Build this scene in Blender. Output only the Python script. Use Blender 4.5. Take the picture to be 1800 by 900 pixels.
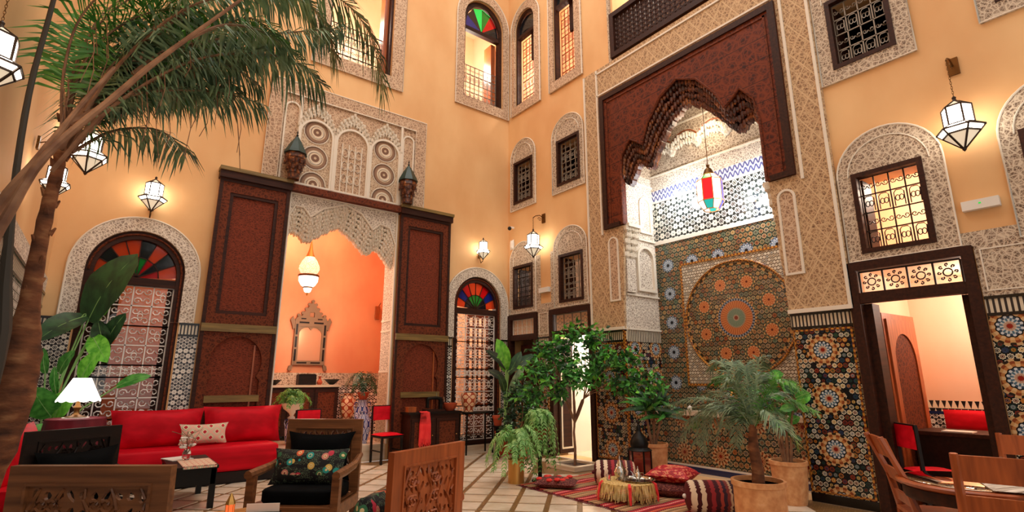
import bpy, bmesh, math, random
from mathutils import Vector, Matrix, noise
from mathutils.geometry import tessellate_polygon
for o in list(bpy.data.objects): bpy.data.objects.remove(o)
random.seed(7)
SC = bpy.context.scene; COL = SC.collection
PI = math.pi; R = math.radians
def srgb(h):
    h = h.lstrip('#'); c = [int(h[i:i+2], 16)/255 for i in (0, 2, 4)]
    return tuple((x/12.92 if x <= .04045 else ((x+.055)/1.055)**2.4) for x in c)+(1.,)
# ---------------- camera, world, exposure ----------------
cd = bpy.data.cameras.new('camera'); cam = bpy.data.objects.new('camera', cd); COL.objects.link(cam)
cam.location = (0, 0, 1.45); cam.rotation_euler = (R(90+13.09), 0, R(52.54-90))
cd.sensor_width = 36; cd.lens = 917/1800*36; cd.clip_start = .05
SC.camera = cam
W = bpy.data.worlds.new('world'); SC.world = W; W.use_nodes = True
bg = W.node_tree.nodes['Background']; bg.inputs[0].default_value = (1.0, .94, .88, 1); bg.inputs[1].default_value = .88
SC.view_settings.view_transform = 'Standard'; SC.view_settings.look = 'None'
SC.view_settings.exposure = 0.0; SC.view_settings.gamma = 1
def point(name, loc, power, col=(1, .85, .68), r=.08):
    l = bpy.data.lights.new(name, 'POINT'); l.energy = power; l.color = col; l.shadow_soft_size = r
    o = bpy.data.objects.new(name, l); o.location = loc; COL.objects.link(o); return o
def area(name, loc, rot, sx, sy, power, col):
    l = bpy.data.lights.new(name, 'AREA'); l.shape = 'RECTANGLE'; l.size = sx; l.size_y = sy; l.energy = power; l.color = col
    o = bpy.data.objects.new(name, l); o.location = loc; o.rotation_euler = rot; COL.objects.link(o); return o
area('skylight', (3.1, 4.2, 12.3), (0, 0, 0), 7, 8, 420, (1, .92, .84))
point('salon_lamp', (3.0, 10.3, 4.6), 110, (1, .78, .58), .25)
point('salon_lamp_low', (3.2, 10.4, 2.4), 35, (1, .8, .6), .2)
point('niche_lamp_left', (7.6, 5.2, 4.6), 36, (.95, .98, 1), .1)
point('niche_lamp_right', (7.6, 3.9, 4.3), 36, (.95, .98, 1), .1)
point('niche_vault_fill', (7.5, 4.56, 5.7), 20, (1, .82, .6), .15)  # warm fill added to brighten the vault, no fixture there
point('left_room_fill', (.9, 10.6, 2.9), 14, (1, .7, .5), .2)  # rooms behind the openings get added point lights, no fixture built
point('right_room_fill', (6.2, 10.6, 2.9), 60, (1, .85, .68), .2)
point('side_room_fill', (8.5, 1.4, 2.5), 55, (1, .84, .72), .2)
point('hall_fill', (8.4, 7.2, 2.5), 120, (1, .93, .82), .2)
point('gallery_lamp_back', (3.3, 10.3, 9.3), 150, (1, .88, .74), .2)
point('gallery_lamp_corner', (6.3, 10.3, 9.3), 150, (1, .88, .74), .2)
point('gallery_lamp_side', (8.2, 7.6, 9.3), 190, (1, .88, .74), .2)
point('gallery_lamp_balcony', (8.2, 4.6, 9.3), 170, (1, .86, .7), .2)
point('upper_room_fill', (8.0, 1.9, 3.9), 60, (1, .80, .62), .15)  # upper rooms likewise: added light without a fixture
point('upper_hall_fill', (8.0, 8.0, 3.9), 45, (1, .85, .7), .15)
# ---------------- mesh builder ----------------
XB, YA, XC = 7.025, 9.307, -.78
def WA(u, v, w): return (u, YA-w, v)
def WB(u, v, w): return (XB-w, u, v)
def WC(u, v, w): return (XC+w, u, v)
class MB:
    def __init__(s, m=None): s.v = []; s.f = []; s.m = m; s.uvs = None
    def add(s, vs, fs):
        b = len(s.v)
        s.v += [s.m(*p) for p in vs] if s.m else [tuple(p) for p in vs]
        s.f += [tuple(b+i for i in f) for f in fs]; return s
    def box(s, x0, x1, y0, y1, z0, z1, skip=()):
        F = dict(z0=(0, 3, 2, 1), z1=(4, 5, 6, 7), y0=(0, 1, 5, 4), x1=(1, 2, 6, 5), y1=(2, 3, 7, 6), x0=(3, 0, 4, 7))
        return s.add([(x0, y0, z0), (x1, y0, z0), (x1, y1, z0), (x0, y1, z0), (x0, y0, z1), (x1, y0, z1), (x1, y1, z1), (x0, y1, z1)], [f for k, f in F.items() if k not in skip])
    def cbox(s, c, d, rz=0, bev=0):
        x, y, z = d[0]/2, d[1]/2, d[2]/2; ca, sa = math.cos(rz), math.sin(rz)
        P = [(-x, -y, -z), (x, -y, -z), (x, y, -z), (-x, y, -z), (-x, -y, z), (x, -y, z), (x, y, z), (-x, y, z)]
        return s.add([(c[0]+a*ca-b*sa, c[1]+a*sa+b*ca, c[2]+q) for a, b, q in P], [(0, 3, 2, 1), (4, 5, 6, 7), (0, 1, 5, 4), (1, 2, 6, 5), (2, 3, 7, 6), (3, 0, 4, 7)])
    def bar(s, a, b, w, h=None, up=(0, 0, 1)):
        a, b = Vector(a), Vector(b); h = h or w; d = (b-a).normalized(); u = Vector(up)
        if abs(d.dot(u)) > .98: u = Vector((0, 1, 0))
        r = d.cross(u).normalized()*w/2; q = r.cross(d).normalized()*h/2
        P = [p+i*r+j*q for p in (a, b) for i, j in ((-1, -1), (1, -1), (1, 1), (-1, 1))]
        return s.add([tuple(p) for p in P], [(3, 2, 1, 0), (4, 5, 6, 7), (0, 1, 5, 4), (1, 2, 6, 5), (2, 3, 7, 6), (3, 0, 4, 7)])
    def tube(s, pts, r, n=6, closed=False):
        P = [Vector(p) for p in pts]; k = len(P); rs = r if hasattr(r, '__len__') else [r]*k
        up = Vector((.13, .21, .97)); vs = []; fs = []
        for i, p in enumerate(P):
            if closed: d = P[(i+1) % k]-P[i-1]
            else: d = P[min(i+1, k-1)]-P[max(i-1, 0)]
            d = d.normalized() if d.length > 1e-9 else Vector((0, 0, 1))
            a = d.cross(up)
            if a.length < .05: a = d.cross(Vector((1, 0, 0)))
            a.normalize(); b = d.cross(a)
            vs += [tuple(p+rs[i]*(math.cos(t*2*PI/n)*a+math.sin(t*2*PI/n)*b)) for t in range(n)]
        for i in range(k if closed else k-1):
            for t in range(n):
                A = i*n+t; B = i*n+(t+1) % n; Cc = ((i+1) % k)*n+(t+1) % n; D = ((i+1) % k)*n+t
                fs.append((A, B, Cc, D))
        if not closed: fs += [tuple(range(n))[::-1], tuple((k-1)*n+t for t in range(n))]
        return s.add(vs, fs)
    def lathe(s, prof, c=(0, 0, 0), n=16, ph=0, sc=(1, 1)):
        vs = []; fs = []; k = len(prof)
        for r, z in prof:
            vs += [(c[0]+sc[0]*r*math.cos(ph+2*PI*t/n), c[1]+sc[1]*r*math.sin(ph+2*PI*t/n), c[2]+z) for t in range(n)]
        for i in range(k-1):
            for t in range(n): fs.append((i*n+t, i*n+(t+1) % n, (i+1)*n+(t+1) % n, (i+1)*n+t))
        if prof[0][0] > 1e-4: fs.append(tuple(range(n))[::-1])
        if prof[-1][0] > 1e-4: fs.append(tuple((k-1)*n+t for t in range(n)))
        return s.add(vs, fs)
    def plate(s, outer, holes=(), w0=0, w1=.02, back=True):
        loops = [outer]+list(holes); pts = [p for l in loops for p in l]; N = len(pts)
        tr = tessellate_polygon([[Vector((p[0], p[1], 0)) for p in l] for l in loops])
        vs = [(p[0], p[1], w1) for p in pts]+[(p[0], p[1], w0) for p in pts]
        fs = [tuple(t) for t in tr]
        if back: fs += [tuple(i+N for i in t)[::-1] for t in tr]
        b = 0
        for l in loops:
            k = len(l)
            for i in range(k): fs.append((b+i, b+(i+1) % k, b+(i+1) % k+N, b+i+N))
            b += k
        return s.add(vs, fs)
    def pillow(s, c, sx, sy, sz, rot=None, n=10, pinch=.12):
        vs = []; fs = []; M = rot or Matrix.Identity(3); c = Vector(c)
        for sg in (1, -1):
            for i in range(n+1):
                for j in range(n+1):
                    a = -1+2*i/n; b = -1+2*j/n
                    t = (max(0, 1-abs(a)**2.6)*max(0, 1-abs(b)**2.6))**.55
                    k = 1-pinch*(1-b*b)*a*a; l = 1-pinch*(1-a*a)*b*b
                    wr = .04*math.sin(7*a+3*b)*t
                    vs.append(tuple(c+M @ Vector((a*sx/2*k, b*sy/2*l, sg*(t+wr)*sz/2))))
        m = (n+1)*(n+1)
        for q in (0, 1):
            for i in range(n):
                for j in range(n):
                    A = q*m+i*(n+1)+j; f = (A, A+n+1, A+n+2, A+1); fs.append(f if q == 0 else f[::-1])
        return s.add(vs, fs)
    def sbox(s, c, sx, sy, sz, e=.28, n=9):   # soft box
        m = 20; vs = []; fs = []; P = lambda v, q: math.copysign(abs(v)**q, v)
        for i in range(n+1):
            a = -PI/2+PI*i/n; ca, sa = P(math.cos(a), e), P(math.sin(a), e)
            for t in range(m):
                th = 2*PI*t/m+PI/m; vs.append((c[0]+sx/2*ca*P(math.cos(th), e), c[1]+sy/2*ca*P(math.sin(th), e), c[2]+sz/2*sa))
        for i in range(n):
            for t in range(m): fs.append((i*m+t, i*m+(t+1) % m, (i+1)*m+(t+1) % m, (i+1)*m+t))
        fs += [tuple(range(m))[::-1], tuple(n*m+t for t in range(m))]
        return s.add(vs, fs)
    def ball(s, c, rx, ry=None, rz=None, n=10):
        ry = ry or rx; rz = rz or rx
        return s.lathe([(max(1e-5, math.sin(PI*i/n*1.0)), -math.cos(PI*i/n)) for i in range(n+1)], (0, 0, 0), n+2) if False else s._ball(c, rx, ry, rz, n)
    def _ball(s, c, rx, ry, rz, n):
        k = n+2; vs = []; fs = []
        for i in range(n+1):
            a = PI*i/n; q = max(math.sin(a), 1e-3)
            vs += [(c[0]+rx*q*math.cos(2*PI*t/k), c[1]+ry*q*math.sin(2*PI*t/k), c[2]-rz*math.cos(a)) for t in range(k)]
        for i in range(n):
            for t in range(k): fs.append((i*k+t, i*k+(t+1) % k, (i+1)*k+(t+1) % k, (i+1)*k+t))
        return s.add(vs, fs)
    def rect(s, u0, u1, v0, v1, w0, w1): return s.add([(u0, v0, w0), (u1, v0, w0), (u1, v1, w0), (u0, v1, w0), (u0, v0, w1), (u1, v0, w1), (u1, v1, w1), (u0, v1, w1)], [(0, 3, 2, 1), (4, 5, 6, 7), (0, 1, 5, 4), (1, 2, 6, 5), (2, 3, 7, 6), (3, 0, 4, 7)])
    def build(s, name, m, parent=None, smooth=False, loc=None, rz=None, recalc=True):
        me = bpy.data.meshes.new(name); me.from_pydata(s.v, [], s.f)
        if recalc:
            b = bmesh.new(); b.from_mesh(me); bmesh.ops.recalc_face_normals(b, faces=b.faces)
            if smooth:
                for f in b.faces: f.smooth = True
                for e in b.edges:
                    if len(e.link_faces) == 2 and e.calc_face_angle(0) > .7: e.smooth = False
            b.to_mesh(me); b.free()
        me.materials.append(m)
        o = bpy.data.objects.new(name, me); COL.objects.link(o)
        if parent: o.parent = parent
        if loc: o.location = loc
        if rz is not None: o.rotation_euler = (0, 0, rz)
        return o
def tag(o, label=None, cat=None, group=None, kind=None):
    if label: o['label'] = label
    if cat: o['category'] = cat
    if group: o['group'] = group
    if kind: o['kind'] = kind
    return o
def thing(name, label, cat, loc=(0, 0, 0), rz=0, group=None):
    o = bpy.data.objects.new(name, None); COL.objects.link(o); o.location = loc; o.rotation_euler = (0, 0, rz)
    o.empty_display_size = .1
    return tag(o, label, cat, group)
def struct(name, label=None):
    o = bpy.data.objects.new(name, None); COL.objects.link(o); o['kind'] = 'structure'
    if label: o['label'] = label
    return o
def dup(o, parent=None, **k):
    c = o.copy(); COL.objects.link(c); c.parent = parent
    for ch in list(o.children): dup(ch, c)
    for a, b in k.items():
        if a == 'loc': c.location = b
        elif a == 'rz': c.rotation_euler = (0, 0, b)
        else: c[a] = b
    return c
def arch(u0, u1, zb, zs, zt=None, n=24, horse=0.0):
    c = (u0+u1)/2; r = (u1-u0)/2; rt = (zt-zs) if zt else r
    P = [(u0, zb), (u1, zb)]
    for i in range(n+1):
        a = -horse+(PI+2*horse)*i/n; P.append((c+r*math.cos(a)*(1+0*horse), zs+rt*math.sin(a)))
    return P
def rc(u0, u1, v0, v1): return [(u0, v0), (u1, v0), (u1, v1), (u0, v1)]
def spiral(c, r, a0, turns=1.3, n=9, sg=1):
    return [(c[0]+r*(1-.8*i/n)*math.cos(a0+sg*turns*2*PI*i/n), c[1]+r*(1-.8*i/n)*math.sin(a0+sg*turns*2*PI*i/n)) for i in range(n+1)]
# ---------------- node expression helper ----------------
class X:
    def __init__(s, t, o): s.t = t; s.o = o
    def b(s, op, *a):
        n = s.t.nodes.new('ShaderNodeMath'); n.operation = op
        for i, v in enumerate((s,)+a):
            if isinstance(v, X): s.t.links.new(v.o, n.inputs[i])
            else: n.inputs[i].default_value = v
        return X(s.t, n.outputs[0])
    def __add__(s, o): return s.b('ADD', o)
    def __sub__(s, o): return s.b('SUBTRACT', o)
    def __mul__(s, o): return s.b('MULTIPLY', o)
    def __truediv__(s, o): return s.b('DIVIDE', o)
    def sin(s): return s.b('SINE')
    def cos(s): return s.b('COSINE')
    def abs(s): return s.b('ABSOLUTE')
    def floor(s): return s.b('FLOOR')
    def fract(s): return s.b('FRACT')
    def sqrt(s): return s.b('SQRT')
    def lt(s, o): return s.b('LESS_THAN', o)
    def gt(s, o): return s.b('GREATER_THAN', o)
    def max(s, o): return s.b('MAXIMUM', o)
    def min(s, o): return s.b('MINIMUM', o)
    def atan2(s, o): return s.b('ARCTAN2', o)
    def mod(s, o): return s.b('FLOORED_MODULO', o)
    def band(s, a, b): return s.gt(a)*s.lt(b)
def K(t, c):
    n = t.nodes.new('ShaderNodeRGB'); n.outputs[0].default_value = c if not isinstance(c, str) else srgb(c); return X(t, n.outputs[0])
def mix(t, f, a, b):
    n = t.nodes.new('ShaderNodeMix'); n.data_type = 'RGBA'
    if isinstance(f, X): t.links.new(f.o, n.inputs[0])
    else: n.inputs[0].default_value = f
    for i, v in ((6, a), (7, b)):
        if isinstance(v, str): v = srgb(v)
        if isinstance(v, X): t.links.new(v.o, n.inputs[i])
        else: n.inputs[i].default_value = v
    return X(t, n.outputs[2])
def ramp(t, x, stops, const=False):
    n = t.nodes.new('ShaderNodeValToRGB'); r = n.color_ramp
    if const: r.interpolation = 'CONSTANT'
    while len(r.elements) < len(stops): r.elements.new(.5)
    for e, (p, c) in zip(r.elements, stops): e.position = p; e.color = srgb(c) if isinstance(c, str) else c
    t.links.new(x.o, n.inputs[0]); return X(t, n.outputs[0])
def coords(t, kind='Object'):
    n = t.nodes.new('ShaderNodeTexCoord'); s = t.nodes.new('ShaderNodeSeparateXYZ'); t.links.new(n.outputs[kind], s.inputs[0])
    return tuple(X(t, s.outputs[i]) for i in range(3))
def vec(t, *a):
    n = t.nodes.new('ShaderNodeCombineXYZ')
    for i, v in enumerate(a):
        if isinstance(v, X): t.links.new(v.o, n.inputs[i])
        else: n.inputs[i].default_value = v
    return X(t, n.outputs[0])
def noi(t, v, sc, det=2, col=False):
    n = t.nodes.new('ShaderNodeTexNoise'); n.inputs['Scale'].default_value = sc; n.inputs['Detail'].default_value = det
    if v: t.links.new(v.o, n.inputs['Vector'])
    return X(t, n.outputs[1 if col else 0])
def vor(t, v, sc, feat='DISTANCE_TO_EDGE', out=0, rnd=1.):
    n = t.nodes.new('ShaderNodeTexVoronoi'); n.feature = feat; n.inputs['Scale'].default_value = sc; n.inputs['Randomness'].default_value = rnd
    if v: t.links.new(v.o, n.inputs['Vector'])
    return X(t, n.outputs[out])
def wn(t, v):
    n = t.nodes.new('ShaderNodeTexWhiteNoise'); t.links.new(v.o, n.inputs[0]); return X(t, n.outputs[0])
def mat(name, fn=None, col=None, rough=.6, metal=0., emit=None, es=0., bump=.0, bd=.01, coat=0., trans=0., alpha=1., sheen=0., spec=.5):
    m = bpy.data.materials.new(name); m.use_nodes = True; t = m.node_tree; p = t.nodes['Principled BSDF']
    p.inputs['Roughness'].default_value = rough; p.inputs['Metallic'].default_value = metal
    p.inputs['Coat Weight'].default_value = coat; p.inputs['Transmission Weight'].default_value = trans
    p.inputs['Specular IOR Level'].default_value = spec; p.inputs['Alpha'].default_value = alpha; p.inputs['Sheen Weight'].default_value = sheen
    if col: p.inputs['Base Color'].default_value = srgb(col) if isinstance(col, str) else col
    if fn:
        r = fn(t); r = r if isinstance(r, tuple) else (r, None)
        t.links.new(r[0].o, p.inputs['Base Color'])
        if emit == 'same': t.links.new(r[0].o, p.inputs['Emission Color']); p.inputs['Emission Strength'].default_value = es
        if r[1] is not None and bump:
            b = t.nodes.new('ShaderNodeBump'); b.inputs['Strength'].default_value = bump; b.inputs['Distance'].default_value = bd
            t.links.new(r[1].o, b.inputs['Height']); t.links.new(b.outputs[0], p.inputs['Normal'])
    if emit and emit != 'same': p.inputs['Emission Color'].default_value = srgb(emit); p.inputs['Emission Strength'].default_value = es
    return m
def UV(t, off=0.):
    x, y, z = coords(t); return x+y-off, z
OA, OB, ON = YA, XB, 7.95
# patterns
def fine(t, u, v, c, pal, ring='#d9c9a4', ground='#20242a', k=8, rings=None):
    vv = v/c; row = vv.floor(); uu = u/c+row.mod(2.)*.5; cx = uu.floor()
    x = uu.fract()-.5; y = vv.fract()-.5; r = (x*x+y*y).sqrt(); th = y.atan2(x); st = (th*k).cos()
    idc = ramp(t, wn(t, vec(t, cx, row, 3.)), [(i/len(pal), p) for i, p in enumerate(pal)], True)
    if rings: ring = ramp(t, wn(t, vec(t, cx, row, 9.)), [(i/len(rings), q) for i, q in enumerate(rings)], True)
    col = mix(t, (r-(st*.05)).band(.30, .44), ground, ring)
    col = mix(t, r.lt(.30), col, idc)
    col = mix(t, (r+st*.04).band(.15, .20), col, ring)
    return mix(t, r.lt(.08), col, '#1c1210')
def ros(t, base, u, v, su, sv, cu, cv, bands, n=16, rmax=.5):
    x = ((u-cu)/su+.5).fract()-.5; y = ((v-cv)/sv+.5).fract()-.5
    x = x*su; y = y*sv; r = (x*x+y*y).sqrt()/rmax; th = y.atan2(x)
    w = (th*n).cos(); rr = r+w*.02
    a = ramp(t, rr, [(q[0], q[1]) for q in bands], True); b = ramp(t, rr, [(q[0], q[2]) for q in bands], True)
    c = mix(t, w.gt(0.), a, b)
    return mix(t, rr.lt(bands[-1][0]), base, c)
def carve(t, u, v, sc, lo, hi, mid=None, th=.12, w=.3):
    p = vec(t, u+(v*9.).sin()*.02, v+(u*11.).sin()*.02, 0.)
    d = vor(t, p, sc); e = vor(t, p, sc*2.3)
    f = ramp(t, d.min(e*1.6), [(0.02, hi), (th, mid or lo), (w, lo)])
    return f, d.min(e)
def grain(t, a, b, sc=(2., 30., 30.), s=1.):
    x, y, z = coords(t); n = noi(t, vec(t, x*sc[0], y*sc[1], z*sc[2]), s, 3)
    return ramp(t, n, [(.3, a), (.7, b)]), n
def lattice(t, u, v, s, wd):   # interlaced diamond lines
    a = ((u+v*.62)/s).fract()-.5; b = ((u-v*.62)/s).fract()-.5
    return a.abs().gt(.5-wd).max(b.abs().gt(.5-wd))
PAL = ['#1d3a36', '#27364f', '#b07428', '#151515', '#6d2a1c', '#2c4f35', '#8a8f92', '#1b1b22', '#c9a860']
RG = ['#e0d6bc', '#23423a', '#d9cfb4', '#c07a38', '#2a3a58', '#e6dcc4', '#15171a', '#d8ccb0', '#8a3420', '#dfd5bc']
RGN = ['#a89068', '#9c8460', '#b8a27c', '#7f8a72', '#a46c44', '#b09a74', '#a08a66']
PALN = ['#7c4a26', '#3d5a45', '#2f3a48', '#9a5a2c', '#57493a', '#33493c', '#7b2f1c', '#b08a50']
M = {}
def plaster(lo, hi):
    def f(t):
        x, y, z = coords(t); n = noi(t, vec(t, x, y, z*.6), 1.1, 4)
        return ramp(t, n, [(.3, lo), (.7, hi)]), noi(t, None, 40., 2)
    return f
M['plaster'] = mat('plaster', plaster('#dba66e', '#eabf88'), rough=.75, bump=.08)
M['plaster_orange'] = mat('plaster_orange', plaster('#dc8258', '#eaa476'), rough=.6, bump=.05)
M['plaster_cream'] = mat('plaster_cream', plaster('#eebf9a', '#f5d3b6'), rough=.6)
M['white_wall'] = mat('white_wall', col='#efe6da', rough=.7)
def f(t):
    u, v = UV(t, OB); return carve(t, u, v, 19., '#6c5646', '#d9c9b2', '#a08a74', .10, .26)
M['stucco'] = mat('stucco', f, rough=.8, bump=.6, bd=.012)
def f(t):
    u, v = UV(t, OB); c, h = carve(t, u, v, 18., '#7a5b42', '#cfb18a', '#a8845f', .10, .26)
    l = lattice(t, u, v, .30, .03); l2 = lattice(t, u+.15, v, .30, .012)
    c = mix(t, l.max(l2), c, '#d2b48c'); return c, h+l*.5
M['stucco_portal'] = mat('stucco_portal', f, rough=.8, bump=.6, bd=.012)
def f(t):
    u, v = UV(t, OB); return carve(t, u, v, 24., '#6e594a', '#efe5d6', '#b09f8c', .12, .28)
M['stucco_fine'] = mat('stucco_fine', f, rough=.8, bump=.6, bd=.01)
def f(t):
    u, v = UV(t, OA); c, h = carve(t, u, v, 17., '#7c5d49', '#d6bb9d', '#a88467')
    return c, h
M['stucco_brown'] = mat('stucco_brown', f, rough=.8, bump=.6, bd=.01)
def f(t):   # fan of rings panel
    u, v = UV(t, OA); c, h = carve(t, u, v, 20., '#86664e', '#dcc6a8', '#b19072')
    x = (u-2.54)/1.345; x = (x.fract()-.5).abs()-.5; x = x*1.345; y = (((v-4.86)/.51+.5).fract()-.5)*.51
    r = (x*x+y*y).sqrt(); k = ramp(t, r/.25, [(0, '#cdb293'), (.1, '#7d5a45'), (.3, '#e3d0b4'), (.42, '#8a6a55'), (.52, '#d9c4a6'), (.6, '#94735b'), (.78, '#6f5240'), (.92, '#c9b091'), (.97, '#a08265')], True)
    return mix(t, r.lt(.25), c, k), h
M['stucco_rings'] = mat('stucco_rings', f, rough=.8, bump=.5, bd=.01)
M['stucco_white'] = mat('stucco_white', col='#e6dccb', rough=.75)
def f(t):
    x, y, z = coords(t); n = noi(t, None, 60., 1); return ramp(t, n, [(.4, '#c9b99f'), (.6, '#efe8da')]), n
M['muqarnas_stucco'] = mat('muqarnas_stucco', f, rough=.8, bump=.3)
# zellige
def zpil(name, cu, su, cv, sv):
    def f(t):
        u, v = UV(t, OB); b = fine(t, u, v, .060, PAL, '#cdbd98', '#0e1214', 8, RG)
        return ros(t, b, u, v, su, sv, cu, cv, [(0, '#8c2416', '#8c2416'), (.12, '#b99880', '#b99880'), (.22, '#4f6f83', '#c5c9c6'), (.36, '#cdd1d4', '#34495e'), (.47, '#121416', '#121416'), (.53, '#b87a44', '#d4b284'), (.66, '#8a4424', '#c89c64'), (.78, '#c8a474', '#2a2018'), (.90, '#131313', '#131313')], 12, .21), None
    M[name] = mat(name, f, rough=.25, spec=.35)
zpil('zellige_pilaster', 2.84, 2.2, .62, .58); zpil('zellige_pilaster_left', 6.34, 3., .86, .60); zpil('zellige_court', 1.10, .56, 1.44, .50)
def f(t):
    u, v = UV(t, ON); b = fine(t, u, v, .085, PALN, '#c9ab7c', '#26322a', 8, RGN)
    return ros(t, b, u, v, .50, .52, 5.68, 2.92, [(0, '#15161c', '#15161c'), (.12, '#b9c4cf', '#6f8298'), (.30, '#5b7088', '#c3ccd4'), (.42, '#8d9aa6', '#3a4350'), (.5, '#3a4350', '#3a4350')], 12, .24), None
M['zellige_niche'] = mat('zellige_niche', f, rough=.18)
def f(t):
    u, v = UV(t, ON); b = fine(t, u, v, .12, ['#14181c', '#e6e2d6', '#3a4a44', '#e2ddd0', '#262d36', '#9ea7a6'], '#e8e4da', '#2b3230', 6)
    return b, None
M['zellige_upper'] = mat('zellige_upper', f, rough=.15)
def f(t):
    u, v = UV(t, ON); b = fine(t, u, v, .05, ['#d8cfba', '#2b3a4a', '#d4c8ae', '#7c5a30', '#d8cfba'], '#ddd3bf', '#5a4630'); return b, None
M['zellige_speckle'] = mat('zellige_speckle', f, rough=.2)
def f(t):   # the great medallion, centred y 4.44 z 2.38
    u, v = UV(t, ON); x = u-4.44; y = v-2.38; r = (x*x+y*y).sqrt(); th = y.atan2(x)
    base = fine(t, u, v, .075, PALN, '#cda877', '#2c2c22', 8, RGN)
    # ring of eight rosettes
    q = (th/(2*PI/8)).fract()-.5; a = q*(2*PI/8); ex = r*a.cos()-.60; ey = r*a.sin(); er = (ex*ex+ey*ey).sqrt(); w = (ey.atan2(ex)*12.).cos()
    k1 = ramp(t, er/.15, [(0, '#5e1e10'), (.12, '#cf8650'), (.55, '#a85830'), (.68, '#3c4436'), (.82, '#c79c62'), (.95, '#3a3a30')], True)
    k2 = ramp(t, er/.15, [(0, '#5e1e10'), (.12, '#b06038'), (.55, '#d0a070'), (.68, '#6b6a50'), (.82, '#514a38'), (.95, '#3a3a30')], True)
    c = mix(t, er.lt(.15), base, mix(t, w.gt(0.), k1, k2))
    w2 = (th*40.).cos(); w3 = (th*16.).cos()
    m1 = ramp(t, r, [(0, '#7a3a28'), (.03, '#c7b59a'), (.05, '#46604e'), (.14, '#b9a98c'), (.16, '#c47c48'), (.27, '#2c3440'), (.31, '#c79c62'), (.34, '#2a2a2a')], True)
    m2 = ramp(t, r, [(0, '#7a3a28'), (.03, '#6c5c4a'), (.05, '#8d9c84'), (.14, '#5a4a38'), (.16, '#a85c34'), (.27, '#8b93a0'), (.31, '#5b4630'), (.34, '#2a2a2a')], True)
    c = mix(t, r.lt(.34), c, mix(t, w2.gt(0.), m1, m2))
    c = mix(t, r.band(.86, .89), c, mix(t, w2.gt(0.), '#2c2418', '#b9874a'))
    return c, None
M['zellige_medallion'] = mat('zellige_medallion', f, rough=.2)
def f(t):
    u, v = UV(t, OA); b = fine(t, u, v, .075, ['#efe8dc', '#241f22', '#efe8dc', '#3a3436'], '#efe8dc', '#2a2426', 6); return b, None
M['zellige_black_white'] = mat('zellige_black_white', f, rough=.2)
def f(t):   # upright bars border
    u, v = UV(t, OB); s = (u/.045).fract(); return mix(t, s.lt(.45), '#d8ccb4', '#2a2628'), None
M['tile_border'] = mat('tile_border', f, rough=.25)
def f(t):
    u, v = UV(t, OB); s = (u/.06).fract().lt(.5); q = (v/.06).fract().lt(.5); return mix(t, (s-q).abs(), '#c88a34', '#6b3418'), None
M['tile_ochre'] = mat('tile_ochre', f, rough=.3)
M['tile_blue'] = mat('tile_blue', col='#1f2a55', rough=.2)
M['tile_black'] = mat('tile_black', col='#17130f', rough=.25)
def f(t):
    u, v = UV(t, OB); s = (((u/.07).fract()-.5)*2.).abs(); y = (v/.13).fract(); return mix(t, s.lt(y), '#efe0c4', '#1a1416'), None
M['tile_merlon'] = mat('tile_merlon', f, rough=.3)
# wood
M['wood_dark'] = mat('wood_dark', lambda t: grain(t, '#241009', '#401e10'), rough=.55, spec=.25, bump=.1)
M['wood_armchair'] = mat('wood_armchair', lambda t: grain(t, '#5e3820', '#8f5c36'), rough=.4, bump=.1)
M['wood_redbrown'] = mat('wood_redbrown', lambda t: grain(t, '#8a4420', '#b8602f', (30., 3., 3.)), rough=.35, bump=.08)
M['wood_espresso'] = mat('wood_espresso', lambda t: grain(t, '#100906', '#22130c'), rough=.45, spec=.25)
M['wood_honey'] = mat('wood_honey', lambda t: grain(t, '#b87a40', '#dba468'), rough=.3)
M['wood_ochre'] = mat('wood_ochre', lambda t: grain(t, '#5f4a22', '#8a7038'), rough=.5)
def f(t):
    u, v = UV(t, OB); c, h = carve(t, u, v, 16., '#36170c', '#74381e', '#562614'); return c, h
M['wood_carved'] = mat('wood_carved', f, rough=.65, spec=.2, bump=.5, bd=.01)
def f(t):
    u, v = UV(t, OA); c, h = carve(t, u*.7, v*1.6, 24., '#3e180c', '#823a22', '#622a18'); return c, h
M['wood_door_panel'] = mat('wood_door_panel', f, rough=.65, spec=.2, bump=.5, bd=.01)
def f(t):
    u, v = UV(t, OB); c, h = carve(t, u, v, 7., '#3c150a', '#743216', '#58220f'); n = noi(t, None, 2.5, 3)
    c = mix(t, (n-.45)*1.2, c, '#3d140a'); l = ((v/.33).fract()).lt(.03); return mix(t, l, c, '#2c0e06'), h
M['wood_portal'] = mat('wood_portal', f, rough=.6, spec=.25, bump=.4, bd=.01)
def f(t):
    n = noi(t, None, 9., 2); return ramp(t, n, [(.35, '#2a130b'), (.55, '#5a2a14'), (.75, '#a8672f')]), n
M['wood_muqarnas'] = mat('wood_muqarnas', f, rough=.45)
M['green_roof'] = mat('green_roof', col='#17352e', rough=.4)
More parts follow.
